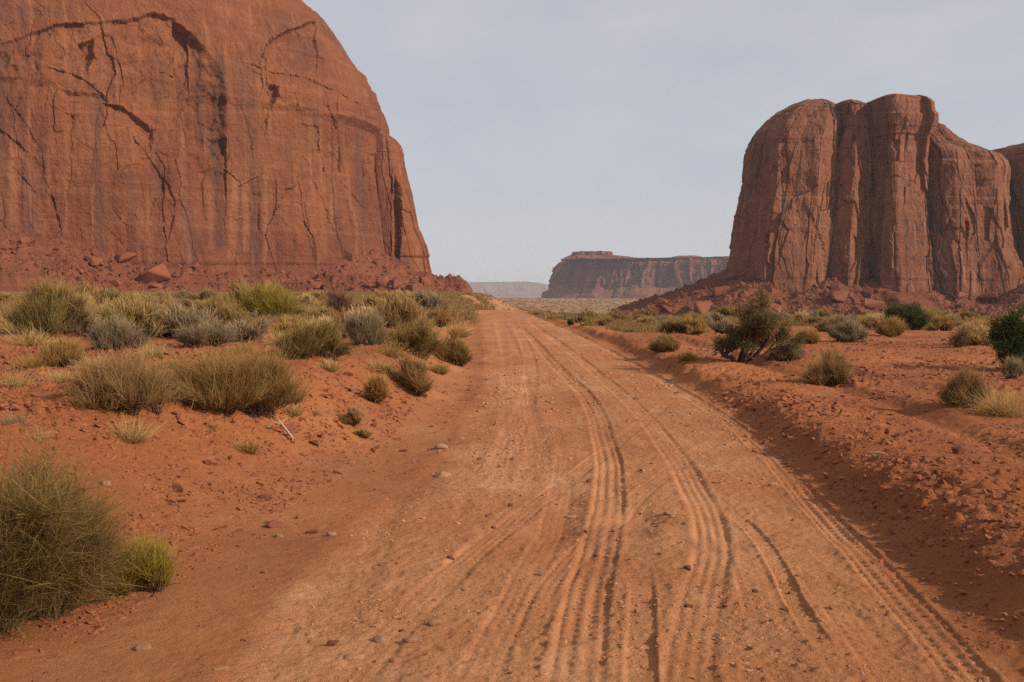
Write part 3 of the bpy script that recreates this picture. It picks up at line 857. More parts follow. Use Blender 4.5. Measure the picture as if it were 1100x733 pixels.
mt = talus_mesh(m_body[4], [(500, 308), (590, 307), (640, 308), (720, 307), (900, 306)], 24, 1.0, 430, 60, rough=.5, inset=20, scale=3.0)
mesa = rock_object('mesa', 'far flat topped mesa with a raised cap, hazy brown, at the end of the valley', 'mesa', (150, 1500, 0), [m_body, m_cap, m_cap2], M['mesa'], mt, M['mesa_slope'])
p_body = rock_tower([(303.2, 518, 560), (303.8, 505, 574), (305, 497, 584), (308, 489, 594), (312, 484, 600), (319, 480, 606)], 5000, 300, 2.6, 360, 90, 441, .8, 0, None, .9, [], [], (440, 660), -30, 3.0, [(306, -1.5, .4)], [], zscale=8.0)
pt = talus_mesh(p_body[4], [(400, 315), (490, 315.2), (540, 314.6), (700, 315)], 320, .16, 450, 40, rough=.4, inset=60, scale=12.0)
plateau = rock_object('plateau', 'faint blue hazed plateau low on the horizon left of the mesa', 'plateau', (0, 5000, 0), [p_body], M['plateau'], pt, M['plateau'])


# ------------------------------------------------------------------ rocks
def hull_rock(seed, n=16, squash=(1, .8, .65), sub=0, rough=0.0):
    import bmesh
    r = np.random.default_rng(seed)
    bm = bmesh.new()
    if sub:
        bmesh.ops.create_icosphere(bm, subdivisions=sub, radius=.5)
        co = np.array([v.co[:] for v in bm.verts])
        nv = co / np.linalg.norm(co, axis=1, keepdims=True)
        for _ in range(7):                                                   # flat worn faces
            ax = r.normal(size=3); ax /= np.linalg.norm(ax); lim = r.uniform(.30, .44)
            over = np.maximum(co @ ax - lim, 0)
            co = co - over[:, None] * ax * .85
        co = co + nv * (rough * f3(co[:, 0] * 3 + seed, co[:, 1] * 3, co[:, 2] * 3, seed, 3))[:, None]
        for v, c in zip(bm.verts, co * np.array(squash)): v.co = c
    else:
        p = r.uniform(-.5, .5, size=(n, 3)); p = np.sign(p) * np.abs(p * 2) ** .6 * .5
        for q in p * np.array(squash): bm.verts.new(q)
        g = bmesh.ops.convex_hull(bm, input=bm.verts)
        bmesh.ops.delete(bm, geom=[e for e in g['geom_interior'] if isinstance(e, bmesh.types.BMVert)], context='VERTS')
        bmesh.ops.bevel(bm, geom=list(bm.edges), offset=.035, segments=1, affect='EDGES')
        bmesh.ops.triangulate(bm, faces=bm.faces)
    bm.verts.index_update()
    V = np.array([v.co[:] for v in bm.verts]); V[:, 2] -= V[:, 2].min()
    F = [[v.index for v in f.verts] for f in bm.faces]
    bm.free()
    return V, np.array(F)


ANG = [hull_rock(500 + i, 11 + i % 5, (1, random.uniform(.6, .95), random.uniform(.5, .9))) for i in range(8)]
FLAT = [hull_rock(560 + i, 12, (1, .8, .36)) for i in range(3)]
ROUND = [hull_rock(600 + i, sub=3, squash=(1, random.uniform(.6, .9), random.uniform(.35, .6)), rough=.13) for i in range(7)]


def rock_me(name, src, mat, smooth=False):
    me = mesh_np(name, src[0], src[1], smooth); me.materials.append(mat); return me


BOULDER = [rock_me('boulder', s, M['boulder']) for s in ANG] + [rock_me('boulder', s, M['boulder_pale']) for s in ANG[:4]]
SLABS = [rock_me('boulder', s, M['boulder']) for s in FLAT]
PEBBLE = [rock_me('stone', s, M['pebble'], True) for s in ROUND[:4]] + [rock_me('stone', s, M['pebble']) for s in ANG[:4] + FLAT]
PALE = [rock_me('stone', s, M['pale_stone'], True) for s in ROUND]
REDST = [rock_me('stone', s, M['red_stone'], True) for s in ROUND[:2]] + [rock_me('stone', s, M['red_stone']) for s in ANG[2:7] + FLAT]


def put_rock(name, me, loc, size, label, cat, group=None, rz=None, sink=.15, tilt=.25, flat=1.0):
    o = bpy.data.objects.new(name, me); COL.objects.link(o)
    o.scale = (size, size, size * flat)
    o.rotation_euler = (random.uniform(-tilt, tilt), random.uniform(-tilt, tilt), random.uniform(0, 6.28) if rz is None else rz)
    o.location = (loc[0], loc[1], loc[2] - sink * size * flat)
    return tag(o, label, cat, group)


def scatter_rocks(V, n, lo, hi, power, sel, rs):
    """Points on a slope grid with sizes that follow a power law."""
    flat = V.reshape(-1, 3)
    px, py = project(flat[:, 0], flat[:, 1], flat[:, 2])
    ok = np.nonzero(sel(px, py, flat))[0]
    i = rs.choice(ok, n)
    u = rs.random(n)
    size = (lo ** -power + u * (hi ** -power - lo ** -power)) ** (-1 / power)
    jit = rs.normal(0, .3, (n, 2))
    p = flat[i].copy(); p[:, :2] += jit
    return p, size


def merged_rocks(name, pts, sizes, sources, mat, rs, sink=.2, smooth=False, attr=None, flat=1.0):
    Vs, Fs, n = [], [], 0
    src = rs.integers(0, len(sources), len(pts))
    for k, (sv, sf) in enumerate(sources):
        m = np.nonzero(src == k)[0]
        if not len(m): continue
        a = rs.uniform(0, 6.28, len(m)); c, s = np.cos(a), np.sin(a)
        sz = sizes[m]
        v = sv[None] * sz[:, None, None] * np.array([1, 1, flat])
        tl = rs.uniform(-.4, .4, len(m))[:, None]
        x = v[..., 0] * c[:, None] - v[..., 1] * s[:, None]; y = v[..., 0] * s[:, None] + v[..., 1] * c[:, None]
        z = v[..., 2] + tl * v[..., 0] - sink * sz[:, None]
        w = np.stack([x, y, z], -1) + pts[m][:, None, :]
        f = sf[None] + (np.arange(len(m)) * len(sv))[:, None, None] + n
        Vs.append(w.reshape(-1, 3)); Fs.append(f.reshape(-1, 3)); n += len(m) * len(sv)
    me = mesh_np(name, np.concatenate(Vs), np.concatenate(Fs), smooth)
    o = link(name, me, mat); o['kind'] = 'stuff'
    return o


SIMPLE = []
for i in range(6):
    import bmesh
    bm = bmesh.new()
    r_ = np.random.default_rng(700 + i)
    p = r_.uniform(-.5, .5, (9, 3)) * np.array([1, .8, .7])
    for q in p: bm.verts.new(q)
    g = bmesh.ops.convex_hull(bm, input=bm.verts)
    bmesh.ops.delete(bm, geom=[e for e in g['geom_interior'] if isinstance(e, bmesh.types.BMVert)], context='VERTS')
    bm.verts.index_update()
    vv = np.array([v.co[:] for v in bm.verts]); vv[:, 2] -= vv[:, 2].min()
    SIMPLE.append((vv, np.array([[v.index for v in f.verts] for f in bm.faces if len(f.verts) == 3]))); bm.free()

rs = np.random.default_rng(31)
selL = lambda px, py, p: (px > -30) & (px < 500) & (py < 330) & (p[:, 1] < 300) & (p[:, 2] > 1.2)
selR = lambda px, py, p: (px > 680) & (px < 1110) & (py < 356) & (p[:, 1] < 298) & (p[:, 2] > -5)
selD = lambda px, py, p: (px > 1060) & (px < 1115) & (py < 356) & (p[:, 1] < 290) & (p[:, 2] > -5)
for V, sel, n, nb, side in ((lb_tal[2], selL, 5200, 90, 'left'), (rb_tal[2], selR, 5200, 110, 'right'), (rd_tal[2], selD, 900, 0, '')):
    p, sz = scatter_rocks(V, n, .25, 1.6, 1.9, sel, rs)
    merged_rocks('rubble', p, sz, SIMPLE, M['boulder'], rs)
    if nb:
        p, sz = scatter_rocks(V, nb, 1.0, 5.0, 1.5, (lambda px, py, q, f=sel: f(px, py, q) & ((px < 448) | (px > 745))), rs)
        for q, s in zip(p, sz):
            lab = ('red boulder strewn among many alike in the rubble under the domed left butte' if side == 'left'
                   else 'red boulder strewn among many alike in the rubble under the columned right butte')
            put_rock('boulder', random.choice(BOULDER), q, float(s), lab, 'boulder', f'boulders on the slope of the {side} butte', tilt=.5)


def on_slope(px, py, V):
    flat = V.reshape(-1, 3)
    qx, qy = project(flat[:, 0], flat[:, 1], flat[:, 2])
    d = (qx - px) ** 2 + (qy - py) ** 2
    d = d + np.where(flat[:, 1] > 300, 1e6, 0)
    near = np.nonzero(d < d.min() + 6)[0]
    return flat[near[np.argmin(flat[near, 1])]]


BIGS = [
    (168, 300, 26, lb_tal, 'largest upright block in the rubble below the arched alcove of the left butte', 1.1, 'p'),
    (137, 277, 22, lb_tal, 'dark slab perched at the top of the rubble under the left butte', .6, 'd'),
    (170, 315, 20, lb_tal, 'low dark boulder at the foot of the large upright block', .7, 'd'),
    (100, 281, 14, lb_tal, 'small boulder against the foot of the left cliff, left of the perched slab', .8, 'd'),
    (340, 308, 16, lb_tal, 'pale boulder above the shrubs at the middle of the left rubble slope', .8, 'p'),
    (424, 307, 13, lb_tal, 'squat boulder at the right part of the left rubble slope', .9, 'p'),
    (447, 314, 19, lb_tal, 'large pale block low on the right end of the left rubble slope', .9, 'p'),
    (458, 304, 14, lb_tal, 'upright boulder just above the large pale block near the road end', 1.2, 'p'),
    (775, 315, 18, rb_tal, 'pale upright block on the left shoulder of the right rubble slope', 1.1, 'p'),
    (712, 332, 22, rb_tal, 'dark low ledge block at the left foot of the right rubble slope', .5, 'd'),
    (752, 334, 30, rb_tal, 'long dark ledge block above the shrubs at the foot of the right slope', .5, 'd'),
    (708, 320, 12, rb_tal, 'small squared block standing at the left tip of the right slope', .9, 'd'),
    (900, 322, 20, rb_tal, 'pale tilted block in the middle of the right slope, behind the juniper', .9, 'p'),
    (935, 330, 24, rb_tal, 'largest pale slab on the right slope, above the round green bush', .9, 'p'),
    (922, 338, 18, rb_tal, 'dark boulder under the largest pale slab of the right slope', .8, 'd'),
    (1030, 318, 16, rb_tal, 'pale boulder under the right end of the columned cliff', .9, 'p'),
    (1062, 322, 22, rb_tal, 'dark broken block below the cleft beside the split off tower', .6, 'd'),
    (880, 337, 16, rb_tal, 'squared pale block low on the right slope just right of the juniper', .8, 'p'),
]
for px, py, w, tal, lab, fl, tone in BIGS:
    q = on_slope(px, py, tal[2])
    me = random.choice(BOULDER[8:] if tone == 'p' else BOULDER[:8])
    put_rock('boulder', me, q, float(w * q[1] / FPX * 1.25), lab, 'boulder', tilt=.35, flat=fl, sink=.12)


# ------------------------------------------------------------------ plants
def blades(base, dirs, length, width, seg, rs, droop=.2, curl=.15, tint=None):
    """Thin tapered strips. base, dirs (n,3); length, width (n,)."""
    n = len(base)
    d = dirs / (np.linalg.norm(dirs, axis=1, keepdims=True) + 1e-9)
    side = np.cross(d, rs.normal(size=(n, 3))); side /= np.linalg.norm(side, axis=1, keepdims=True) + 1e-9
    bend = rs.normal(0, curl, (n, 3)); bend[:, 2] -= droop * np.abs(rs.normal(1, .4, n))
    t = np.linspace(0, 1, seg + 1)
    c = base[:, None, :] + length[:, None, None] * (d[:, None, :] * t[None, :, None] + bend[:, None, :] * (t ** 2)[None, :, None] * .6)
    w = width[:, None] * (1 - .8 * t[None, :] ** 1.3) * .5
    L = c - side[:, None, :] * w[..., None]; R = c + side[:, None, :] * w[..., None]
    V = np.stack([L, R], 2).reshape(-1, 3)
    i = (np.arange(n) * (seg + 1) * 2)[:, None] + np.arange(seg)[None, :] * 2
    F = np.stack([i, i + 1, i + 3, i + 2], -1).reshape(-1, 4)
    tint = rs.random(n) if tint is None else tint
    return V, F, np.repeat(tint, (seg + 1) * 2), np.broadcast_to(np.repeat(t, 2)[None], (n, (seg + 1) * 2)).ravel()


def shrub_mesh(seed, w, d, h, stems=70, per=60, lw=.007, lean=(0, 0), up=.55, ragged=.40, blade=.34, flat_top=.5, clumps=7, min_r=.1, gaps=.5, ustart=.30):
    """A dry shrub: stems fan out of a few root points, fine twigs grow from the upper parts of the stems."""
    rs = np.random.default_rng(seed)
    R = np.array([w / 2, d / 2])
    cl = rs.uniform(-1, 1, (clumps, 2)) * .62
    ci = rs.integers(0, clumps, stems)
    root = cl[ci] * R * .75 + rs.normal(0, .05, (stems, 2)) * R
    # ends of the stems lie inside an uneven dome
    ang = rs.uniform(0, 2 * math.pi, stems); rad = np.sqrt(rs.uniform(min_r, 1, stems))
    ex = np.clip(cl[ci] * .75 + .62 * np.stack([np.cos(ang), np.sin(ang)], 1) * rad[:, None], -1, 1)
    rr = np.hypot(ex[:, 0], ex[:, 1])
    ex = ex / np.maximum(1, rr)[:, None]; rr = np.minimum(rr, 1)
    lump = .8 + ragged * f2(ex[:, 0] * 2.2 + seed, ex[:, 1] * 2.2, seed, 2) + rs.normal(0, ragged * .28, stems)
    ch = rs.uniform(.55, 1.06, clumps); ch[0] = 1.06
    ez = h * ch[ci] * lump * np.maximum((1 - rr ** 2.4), .05) ** flat_top * .82
    tip = np.stack([ex[:, 0] * R[0] * .86 + lean[0] * ez, ex[:, 1] * R[1] * .86 + lean[1] * ez, np.maximum(ez, .05 * h)], 1)
    base = np.stack([root[:, 0], root[:, 1], np.full(stems, -.05 * h)], 1)
    sv, sf, st, sa = blades(base, tip - base, np.linalg.norm(tip - base, axis=1), rs.uniform(1.0, 2.0, stems) * lw * 1.3, 4, rs, -.12, .12)
    # twigs
    n = stems * per
    k = np.repeat(np.arange(stems), per)
    u = ustart + (1 - ustart) * np.sqrt(rs.random(n))
    p = base[k] + (tip - base)[k] * u[:, None]
    p = p + rs.normal(0, .035, (n, 3)) * np.array([w, d, h])[None] * .6
    p[:, 2] = np.maximum(p[:, 2], .01)
    sd = (tip - base)[k]; sd = sd / np.linalg.norm(sd, axis=1, keepdims=True)
    dirs = sd * .75 + rs.normal(0, .46, (n, 3)); dirs[:, 2] += up
    dirs[:, 0] += lean[0] * .8; dirs[:, 1] += lean[1] * .8
    ln = h * blade * rs.uniform(.25, 1.2, n)
    patch = np.clip(.5 + .9 * f2(p[:, 0] / w * 5 + seed, p[:, 1] / d * 5 + p[:, 2] / h * 3, seed + 3, 2), 0, 1)
    tint = np.clip(.72 * patch + .38 * rs.random(n), 0, 1)
    hole = n3(p[:, 0] / w * 6 + seed, p[:, 1] / d * 6, p[:, 2] / h * 2.5, seed + 9)
    kp = (hole > -.85 + gaps) | (rs.random(n) < .25)
    p, dirs, ln, tint = p[kp], dirs[kp], ln[kp], tint[kp]; n = len(p)
    V, F, ti, al = blades(p, dirs, ln, lw * rs.choice([.55, .8, 1.1, 1.6], n, p=[.3, .35, .25, .1]), 3, rs, .10, .34, tint)
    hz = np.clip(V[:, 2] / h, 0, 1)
    al = np.clip(.45 * al + .75 * hz, 0, 1)                                   # twig colour runs from dark low down to lighter high up
    return (V, F, ti, al), (sv, sf, st, sa)


def make_shrub(name, meshes, leaf, wood='twig'):
    (V, F, ti, al), (sv, sf, st, sa) = meshes
    root = empty(name, (0, 0, 0))
    link('foliage', mesh_np('foliage', V, F, True, {'tint': ti, 'along': al}), M[leaf], root)
    link('branches', mesh_np('branches', sv, sf, True), M[wood], root)
    return root


def tuft_mesh(seed, w, h, n=420, lw=.006, droop=.35):
    rs = np.random.default_rng(seed)
    b = rs.normal(0, .22, (n, 2)) * w * .5
    out = b / (w * .5) + rs.normal(0, .38, (n, 2))
    d = np.stack([out[:, 0] * w * .9, out[:, 1] * w * .9, np.full(n, h) * rs.uniform(.8, 1.2, n)], 1)
    base = np.stack([b[:, 0], b[:, 1], np.full(n, -.02)], 1)
    V, F, ti, al = blades(base, d, h * rs.uniform(.45, 1.1, n), lw * rs.uniform(.6, 1.3, n), 4, rs, droop, .16)
    return V, F, ti, al


def make_tuft(name, m, leaf):
    return link(name, mesh_np(name, m[0], m[1], True, {'tint': m[2], 'along': m[3]}), M[leaf])


SEED = [900]


def seed():
    SEED[0] += 17
    return SEED[0]


def plant(kind, px, py, wpx, hpx, leaf, label, cat='shrub', depth=.8, group=None, lean=(0, 0), dens=1.0, lift=0.0, name=None, **kw):
    x, y, z = locate(px, py)
    w, h = wpx * y / FPX, hpx * y / FPX
    d = w * depth
    y2 = y + d * .35
    z2 = float(terrain(np.array([x]), np.array([y2]), fine=False)[0])
    lw = max(.0042, y * .00052)
    if kind == 'tuft':
        o = make_tuft(name or 'grass_tuft', tuft_mesh(seed(), w, h, int(420 * dens), lw), leaf)
    else:
        o = make_shrub(name or 'shrub', shrub_mesh(seed(), w, d, h, int(80 * dens), kw.pop('per', 64), lw, lean, **kw), leaf, kw.pop('wood', 'twig'))
    o.location = (x, y2, min(z, z2) - .01 + lift)
    return tag(o, label, cat, group)


# --- left of the road
plant('shrub', -30, 696, 340, 226, 'near_bush', 'huge tangled olive brown shrub in the near left corner, cut by the frame', dens=4.8, per=115, lean=(.14, -.12), depth=.75, up=.02, blade=.25, ustart=.10, clumps=11, flat_top=.62, ragged=.4, min_r=.0)
plant('shrub', 148, 642, 78, 64, 'yellow_green', 'round dense yellow green bush beside the huge tangled shrub', dens=1.8, per=70, up=.5, ragged=.12, blade=.40, clumps=4)
plant('shrub', 114, 448, 150, 66, 'olive_brown', 'left yellowish half of the wide brush mound on the left bank', dens=2.0, per=80, up=.8, blade=.42, lean=(-.05, 0))
plant('shrub', 224, 452, 200, 78, 'olive', 'wide dome of olive brown brush, biggest plant on the left bank', dens=3.2, per=85, up=.75, blade=.40, lean=(.06, 0), ragged=.18)
plant('tuft', 135, 475, 52, 36, 'straw', 'pale straw grass tuft below the wide dome of brush', 'grass tuft', dens=1.3)
plant('tuft', 266, 488, 22, 24, 'golden', 'small lone upright tuft on the bare bank right of the straw tuft', 'grass tuft')
plant('shrub', 62, 396, 78, 38, 'golden', 'low golden olive shrub behind the wide dome of brush', dens=1.0, up=.8)
plant('shrub', 42, 362, 100, 58, 'green', 'dense green shrub at the left edge of the field', dens=2.0, per=80, up=.8, clumps=5)
plant('tuft', 108, 356, 84, 54, 'straw', 'tall pale dead grass clump right of the dense green shrub', 'grass tuft', dens=1.8)
plant('shrub', 118, 378, 72, 42, 'grey', 'grey brown shrub in front of the tall pale grass clump', dens=1.4, up=.7)
plant('shrub', 212, 375, 86, 36, 'grey', 'low wide grey shrub behind the dome of brush', dens=1.4, up=.6)
plant('shrub', 327, 387, 92, 48, 'green', 'dark green windswept shrub on a sand mound on the left bank', dens=1.8, lean=(.2, 0), up=.7)
plant('shrub', 284, 343, 78, 40, 'yellow_green', 'yellow green shrub at the foot of the left rubble slope', dens=1.4)
plant('shrub', 440, 425, 54, 42, 'olive_brown', 'dark brown green bush above the road on the left bank', dens=1.2, clumps=3)
plant('shrub', 403, 437, 42, 36, 'golden', 'small rounded golden brown bush left of the dark bush', dens=1.1, clumps=2, ragged=.12)
plant('shrub', 374, 457, 30, 18, 'olive_brown', 'flat little brown shrub on the bare bank slope', dens=.7, clumps=2)
plant('shrub', 389, 471, 20, 12, 'golden', 'tiniest brown cushion shrub nearest the ditch', dens=.5, clumps=2)
plant('shrub', 446, 388, 100, 44, 'green', 'long green shrub on the crest beside the road', dens=1.6)
plant('shrub', 488, 392, 44, 38, 'olive', 'olive shrub overhanging the road at the end of the long green one', dens=1.1)
plant('tuft', 272, 366, 36, 20, 'straw', 'short straw tuft between the grey shrub and the windswept one', 'grass tuft')
plant('tuft', 12, 418, 44, 34, 'straw', 'thin pale straw tuft at the left edge below the green shrub', 'grass tuft', dens=.6)
plant('tuft', 10, 459, 34, 26, 'grey', 'thin grey twig tuft at the left edge on shaded sand', 'grass tuft', dens=.5)
plant('shrub', 361, 341, 42, 32, 'rust', 'bare reddish twig shrub in the left field', dens=.8, per=40)
plant('shrub', 388, 372, 62, 40, 'grey', 'straw grey shrub right of the windswept shrub', dens=1.2)
plant('tuft', 40, 478, 26, 26, 'straw', 'dry stalks standing behind the huge tangled shrub', 'grass tuft', dens=.3)
plant('tuft', 222, 462, 26, 16, 'golden', 'low golden tuft at the right foot of the dome of brush', 'grass tuft', dens=.6)
plant('tuft', 330, 445, 40, 12, 'golden', 'flat golden grass patch on the bank crest', 'grass tuft', dens=.5)
for px, py, w_, h_, lf in ((25, 372, 40, 22, 'straw'), (95, 398, 34, 18, 'straw'), (160, 386, 30, 20, 'straw'), (178, 398, 26, 16, 'golden'), (300, 372, 26, 18, 'straw'), (255, 382, 30, 16, 'golden'),
                           (350, 398, 26, 14, 'straw'), (405, 400, 30, 16, 'straw'), (418, 384, 34, 18, 'golden'), (60, 412, 28, 16, 'straw'), (30, 398, 30, 20, 'golden'), (310, 446, 22, 14, 'straw'), (470, 402, 22, 14, 'golden'), (345, 362, 40, 20, 'straw'), (180, 360, 46, 22, 'straw'), (395, 352, 50, 22, 'straw'), (440, 352, 46, 20, 'golden'), (490, 362, 30, 16, 'straw')):
    plant('tuft', px, py, w_ * 1.3, h_ * 1.3, lf, 'small dry grass tuft between the shrubs of the left bank', 'grass tuft', dens=1.5, group='dry tufts between the shrubs of the left bank')
# --- right of the road
plant('shrub', 892, 417, 60, 40, 'olive_brown', 'rounded grey brown shrub casting a shadow in the open red sand', dens=1.5, clumps=4)
plant('tuft', 878, 404, 16, 28, 'golden', 'thin golden stalks at the left side of the rounded grey brown shrub', 'grass tuft', dens=.5)
plant('shrub', 850, 390, 50, 26, 'grey', 'low straw grey shrub at the foot of the juniper', dens=1.0)
plant('shrub', 1046, 440, 66, 44, 'olive_brown', 'brown shrub on the right flat, left one of a touching pair', dens=1.3)
plant('tuft', 1084, 449, 66, 46, 'straw', 'pale straw clump touching the brown shrub on the right flat', 'grass tuft', dens=1.4)
plant('shrub', 1093, 408, 34, 24, 'grey', 'small grey shrub in front of the dark juniper at the right edge', dens=.9)
plant('shrub', 915, 368, 62, 26, 'grey', 'wide grey shrub in the line of brush under the right slope', dens=1.2)
plant('shrub', 962, 362, 38, 22, 'golden', 'golden shrub in front of the round green bush', dens=.9)
plant('shrub', 868, 370, 30, 20, 'golden', 'pale golden shrub showing behind the right branches of the juniper', dens=.8)
plant('shrub', 1034, 374, 30, 26, 'rust', 'fan of bare reddish twigs on the right flat', dens=.5, per=30)
plant('shrub', 1060, 372, 60, 26, 'straw', 'straw coloured shrub between the reddish twigs and the edge juniper', dens=1.1)
plant('tuft', 740, 388, 24, 16, 'yellow_green', 'small bright yellow green tuft by the right windrow', 'grass tuft', dens=.8)
plant('shrub', 716, 378, 42, 22, 'olive', 'olive shrub left of the bright yellow tuft', dens=1.0)
plant('tuft', 629, 350, 14, 7, 'yellow_green', 'tiny yellow tuft far along the right road edge', 'grass tuft', dens=.5)
plant('shrub', 612, 350, 9, 7, 'dark_juniper', 'tiny dark bush at the far right road edge', dens=.5)
plant('shrub', 625, 347, 12, 8, 'rust', 'little red brown bush next to the tiny yellow tuft', dens=.5)

# --- scattered brush of the two fields: copies of eight models
protos = []
for i, (leaf, w, d, h, kind) in enumerate([('olive', 1.5, 1.3, .62, 's'), ('grey', 1.4, 1.1, .55, 's'), ('golden', 1.2, 1.0, .50, 's'), ('green', 1.5, 1.2, .65, 's'), ('straw', 1.3, 1.1, .52, 's'), ('olive_brown', 1.5, 1.2, .58, 's')]):
    protos.append(make_shrub('shrub', shrub_mesh(seed(), w, d, h, 75, 46, .020, up=.7, clumps=5), leaf))
grass_protos = [make_tuft('grass_tuft', tuft_mesh(seed(), .8, .42, 340, .013), 'straw'), make_tuft('grass_tuft', tuft_mesh(seed(), .7, .36, 300, .013), 'golden')]
first = {}
taken = [(o.location.x, o.location.y) for o in scene.objects if o.parent is None and o.name.startswith(('shrub', 'grass_tuft')) and o.location.y > 1]


def place(proto, x, y, s, label, cat, group):
    z = float(terrain(np.array([x]), np.array([y]), fine=False)[0])
    o = copy_tree(proto)
    o.location = (x, y, z - .02); o.scale = (s * random.uniform(.85, 1.15), s * random.uniform(.85, 1.15), s * random.uniform(.8, 1.2))
    o.rotation_euler = (0, 0, random.uniform(0, 6.28))
    tag(o, label, cat, group)


def field(n, x0f, x1f, ymin, ymax, side, labels, accept, w=(.20, .13, .25, .12, .20, .10), gfrac=.28, s=1.0):
    k = 0; tries = 0
    while k < n and tries < 20000:
        tries += 1
        Y = ymin * (ymax / ymin) ** random.random()
        px = random.uniform(x0f, x1f)
        X = (px - CX) / FPX * Y
        xc = float(tb(XC, Y)); dl = xc - 2.05 - X; dr = X - xc - 2.05
        if not accept(px, Y, dl, dr): continue
        if any((X - a) ** 2 + (Y - b) ** 2 < (.5 + .009 * Y) ** 2 for a, b in taken): continue
        if n2(np.array([X / 6.0]), np.array([Y / 9.0]), 333)[0] < -.35: continue
        taken.append((X, Y)); k += 1
        if random.random() < gfrac:
            place(random.choice(grass_protos), X, Y, s * random.uniform(.6, 1.3), labels[1], 'grass tuft', f'grass tufts in the field {side} of the road')
        else:
            place(random.choices(protos, w)[0], X, Y, s * random.uniform(.55, 1.25), labels[0], 'shrub', f'shrubs in the field {side} of the road')


LL = ('dry low shrub of the dense brush between the left bank and the left rubble slope', 'dry grass tuft of the dense brush between the left bank and the left rubble slope')
LR = ('dry low shrub of the brush belt below the right rubble slope', 'dry grass tuft of the brush belt below the right rubble slope')
okL = lambda px, Y, dl, dr: dl > 1.4 + (Y < 40) * 1.0
okR = lambda px, Y, dl, dr: dr > 2.0 and not (px > 775 and Y < 40) and (Y > 36 or px < 690)
field(75, -10, 505, 24, 52, 'left', LL, okL, s=1.25)
field(70, -10, 525, 52, 140, 'left', LL, okL, s=1.75)
field(75, 575, 1110, 33, 62, 'right', LR, okR, (.16, .24, .24, .06, .24, .06), .34, s=1.15)
field(35, 570, 1110, 62, 100, 'right', LR, okR, (.16, .24, .24, .06, .24, .06), .34, s=1.5)
for p in protos + grass_protos:
    for ch in list(p.children): bpy.data.objects.remove(ch)
    bpy.data.objects.remove(p)


# low ground cover farther off, where single plants can no longer be told apart
def scrub_cover():
    rs = np.random.default_rng(77)
    n = 17000
    Y = 27 * (1300 / 27) ** rs.random(n)
    px = rs.uniform(-20, 1120, n)
    X = (px - CX) / FPX * Y
    dl = tb(XC, Y) - 2.05 - X; dr = X - tb(XC, Y) - 2.05
    ok = (((dl > 2.2 - 1.9 * ss(35, 60, Y)) & (Y > 30)) | ((dr > 2.0) & ((Y > 42) | ((Y > 33) & (px < 700)))) | (Y > 220)) & (n2(X / (4 + Y * .1), Y / (6 + Y * .15), 60) > np.where((dl > .5) & (Y > 45) & (Y < 150), -.75, -.15)) & ~((Y > 190) & (Y < 420) & ((px < 505) | (px > 720)))
    X, Y = X[ok], Y[ok]
    for (n_, ya, yb, pa, pb, side) in ((5200, 62, 245, 330, 530, 'l'), (2200, 45, 62, -10, 480, 'l'), (6000, 40, 115, 570, 1115, 'r')):
        y_ = ya * (yb / ya) ** rs.random(n_); x_ = (rs.uniform(pa, pb, n_) - CX) / FPX * y_
        e_ = tb(XC, y_); g_ = (e_ - 2.05 - x_ > .3 + .5 * rs.random(n_)) if side == 'l' else ((x_ - e_ - 2.05 > 1.9 - 1.3 * ss(40, 70, y_)) & ((y_ > 50) | (x_ < 8)))
        g_ &= n2(x_ / 3.5, y_ / 7, 62) > -.45
        X = np.append(X, x_[g_]); Y = np.append(Y, y_[g_])
    Z = terrain(X, Y, fine=False)
    n = len(X); per = 26
    k = np.repeat(np.arange(n), per)
    s = np.maximum(.5 + .2 * ss(40, 90, Y), Y * .0022)[k] * rs.uniform(.6, 1.3, n)[k]
    b = np.stack([X[k] + rs.normal(0, .3, n * per) * s, Y[k] + rs.normal(0, .3, n * per) * s, Z[k] - .02], 1)
    d = rs.normal(0, .6, (n * per, 3)); d[:, 2] = 1.0
    V, F, ti, al = blades(b, d, s * rs.uniform(.35, .7, n * per), s * .11 * ss(10, 90, Y)[k] + .008, 1, rs, .1, .1, np.clip(rs.random(n)[k] * .8 + .2 * rs.random(n * per), 0, 1))
    o = link('ground_cover', mesh_np('ground_cover', V, F, True, {'tint': ti, 'along': np.clip(al + .3, 0, 1)}), M['scrub'])
    o['kind'] = 'stuff'; o['label'] = 'low dry scrub covering the plain beyond the crest of the road'


M['scrub'] = leaf_mat('far scrub', (.17, .118, .046), (.28, .172, .070), (.28, .185, .078), (.20, .115, .06))
scrub_cover()


# ------------------------------------------------------------------ trees
def tube(path, radii, sides=7):
    P = np.array(path, float); n = len(P)
    T = np.gradient(P, axis=0); T /= np.linalg.norm(T, axis=1, keepdims=True) + 1e-9
    ref = np.array([.3, .9, .2]); A = np.cross(T, ref); A /= np.linalg.norm(A, axis=1, keepdims=True) + 1e-9
    B = np.cross(T, A)
    a = np.linspace(0, 2 * math.pi, sides, endpoint=False)
    r = np.array(radii)[:, None, None] * (1 + .22 * np.sin(a * 3 + 1)[None, :, None])
    V = P[:, None, :] + r * (A[:, None, :] * np.cos(a)[None, :, None] + B[:, None, :] * np.sin(a)[None, :, None])
    return V.reshape(-1, 3), grid_faces(n, sides, True)


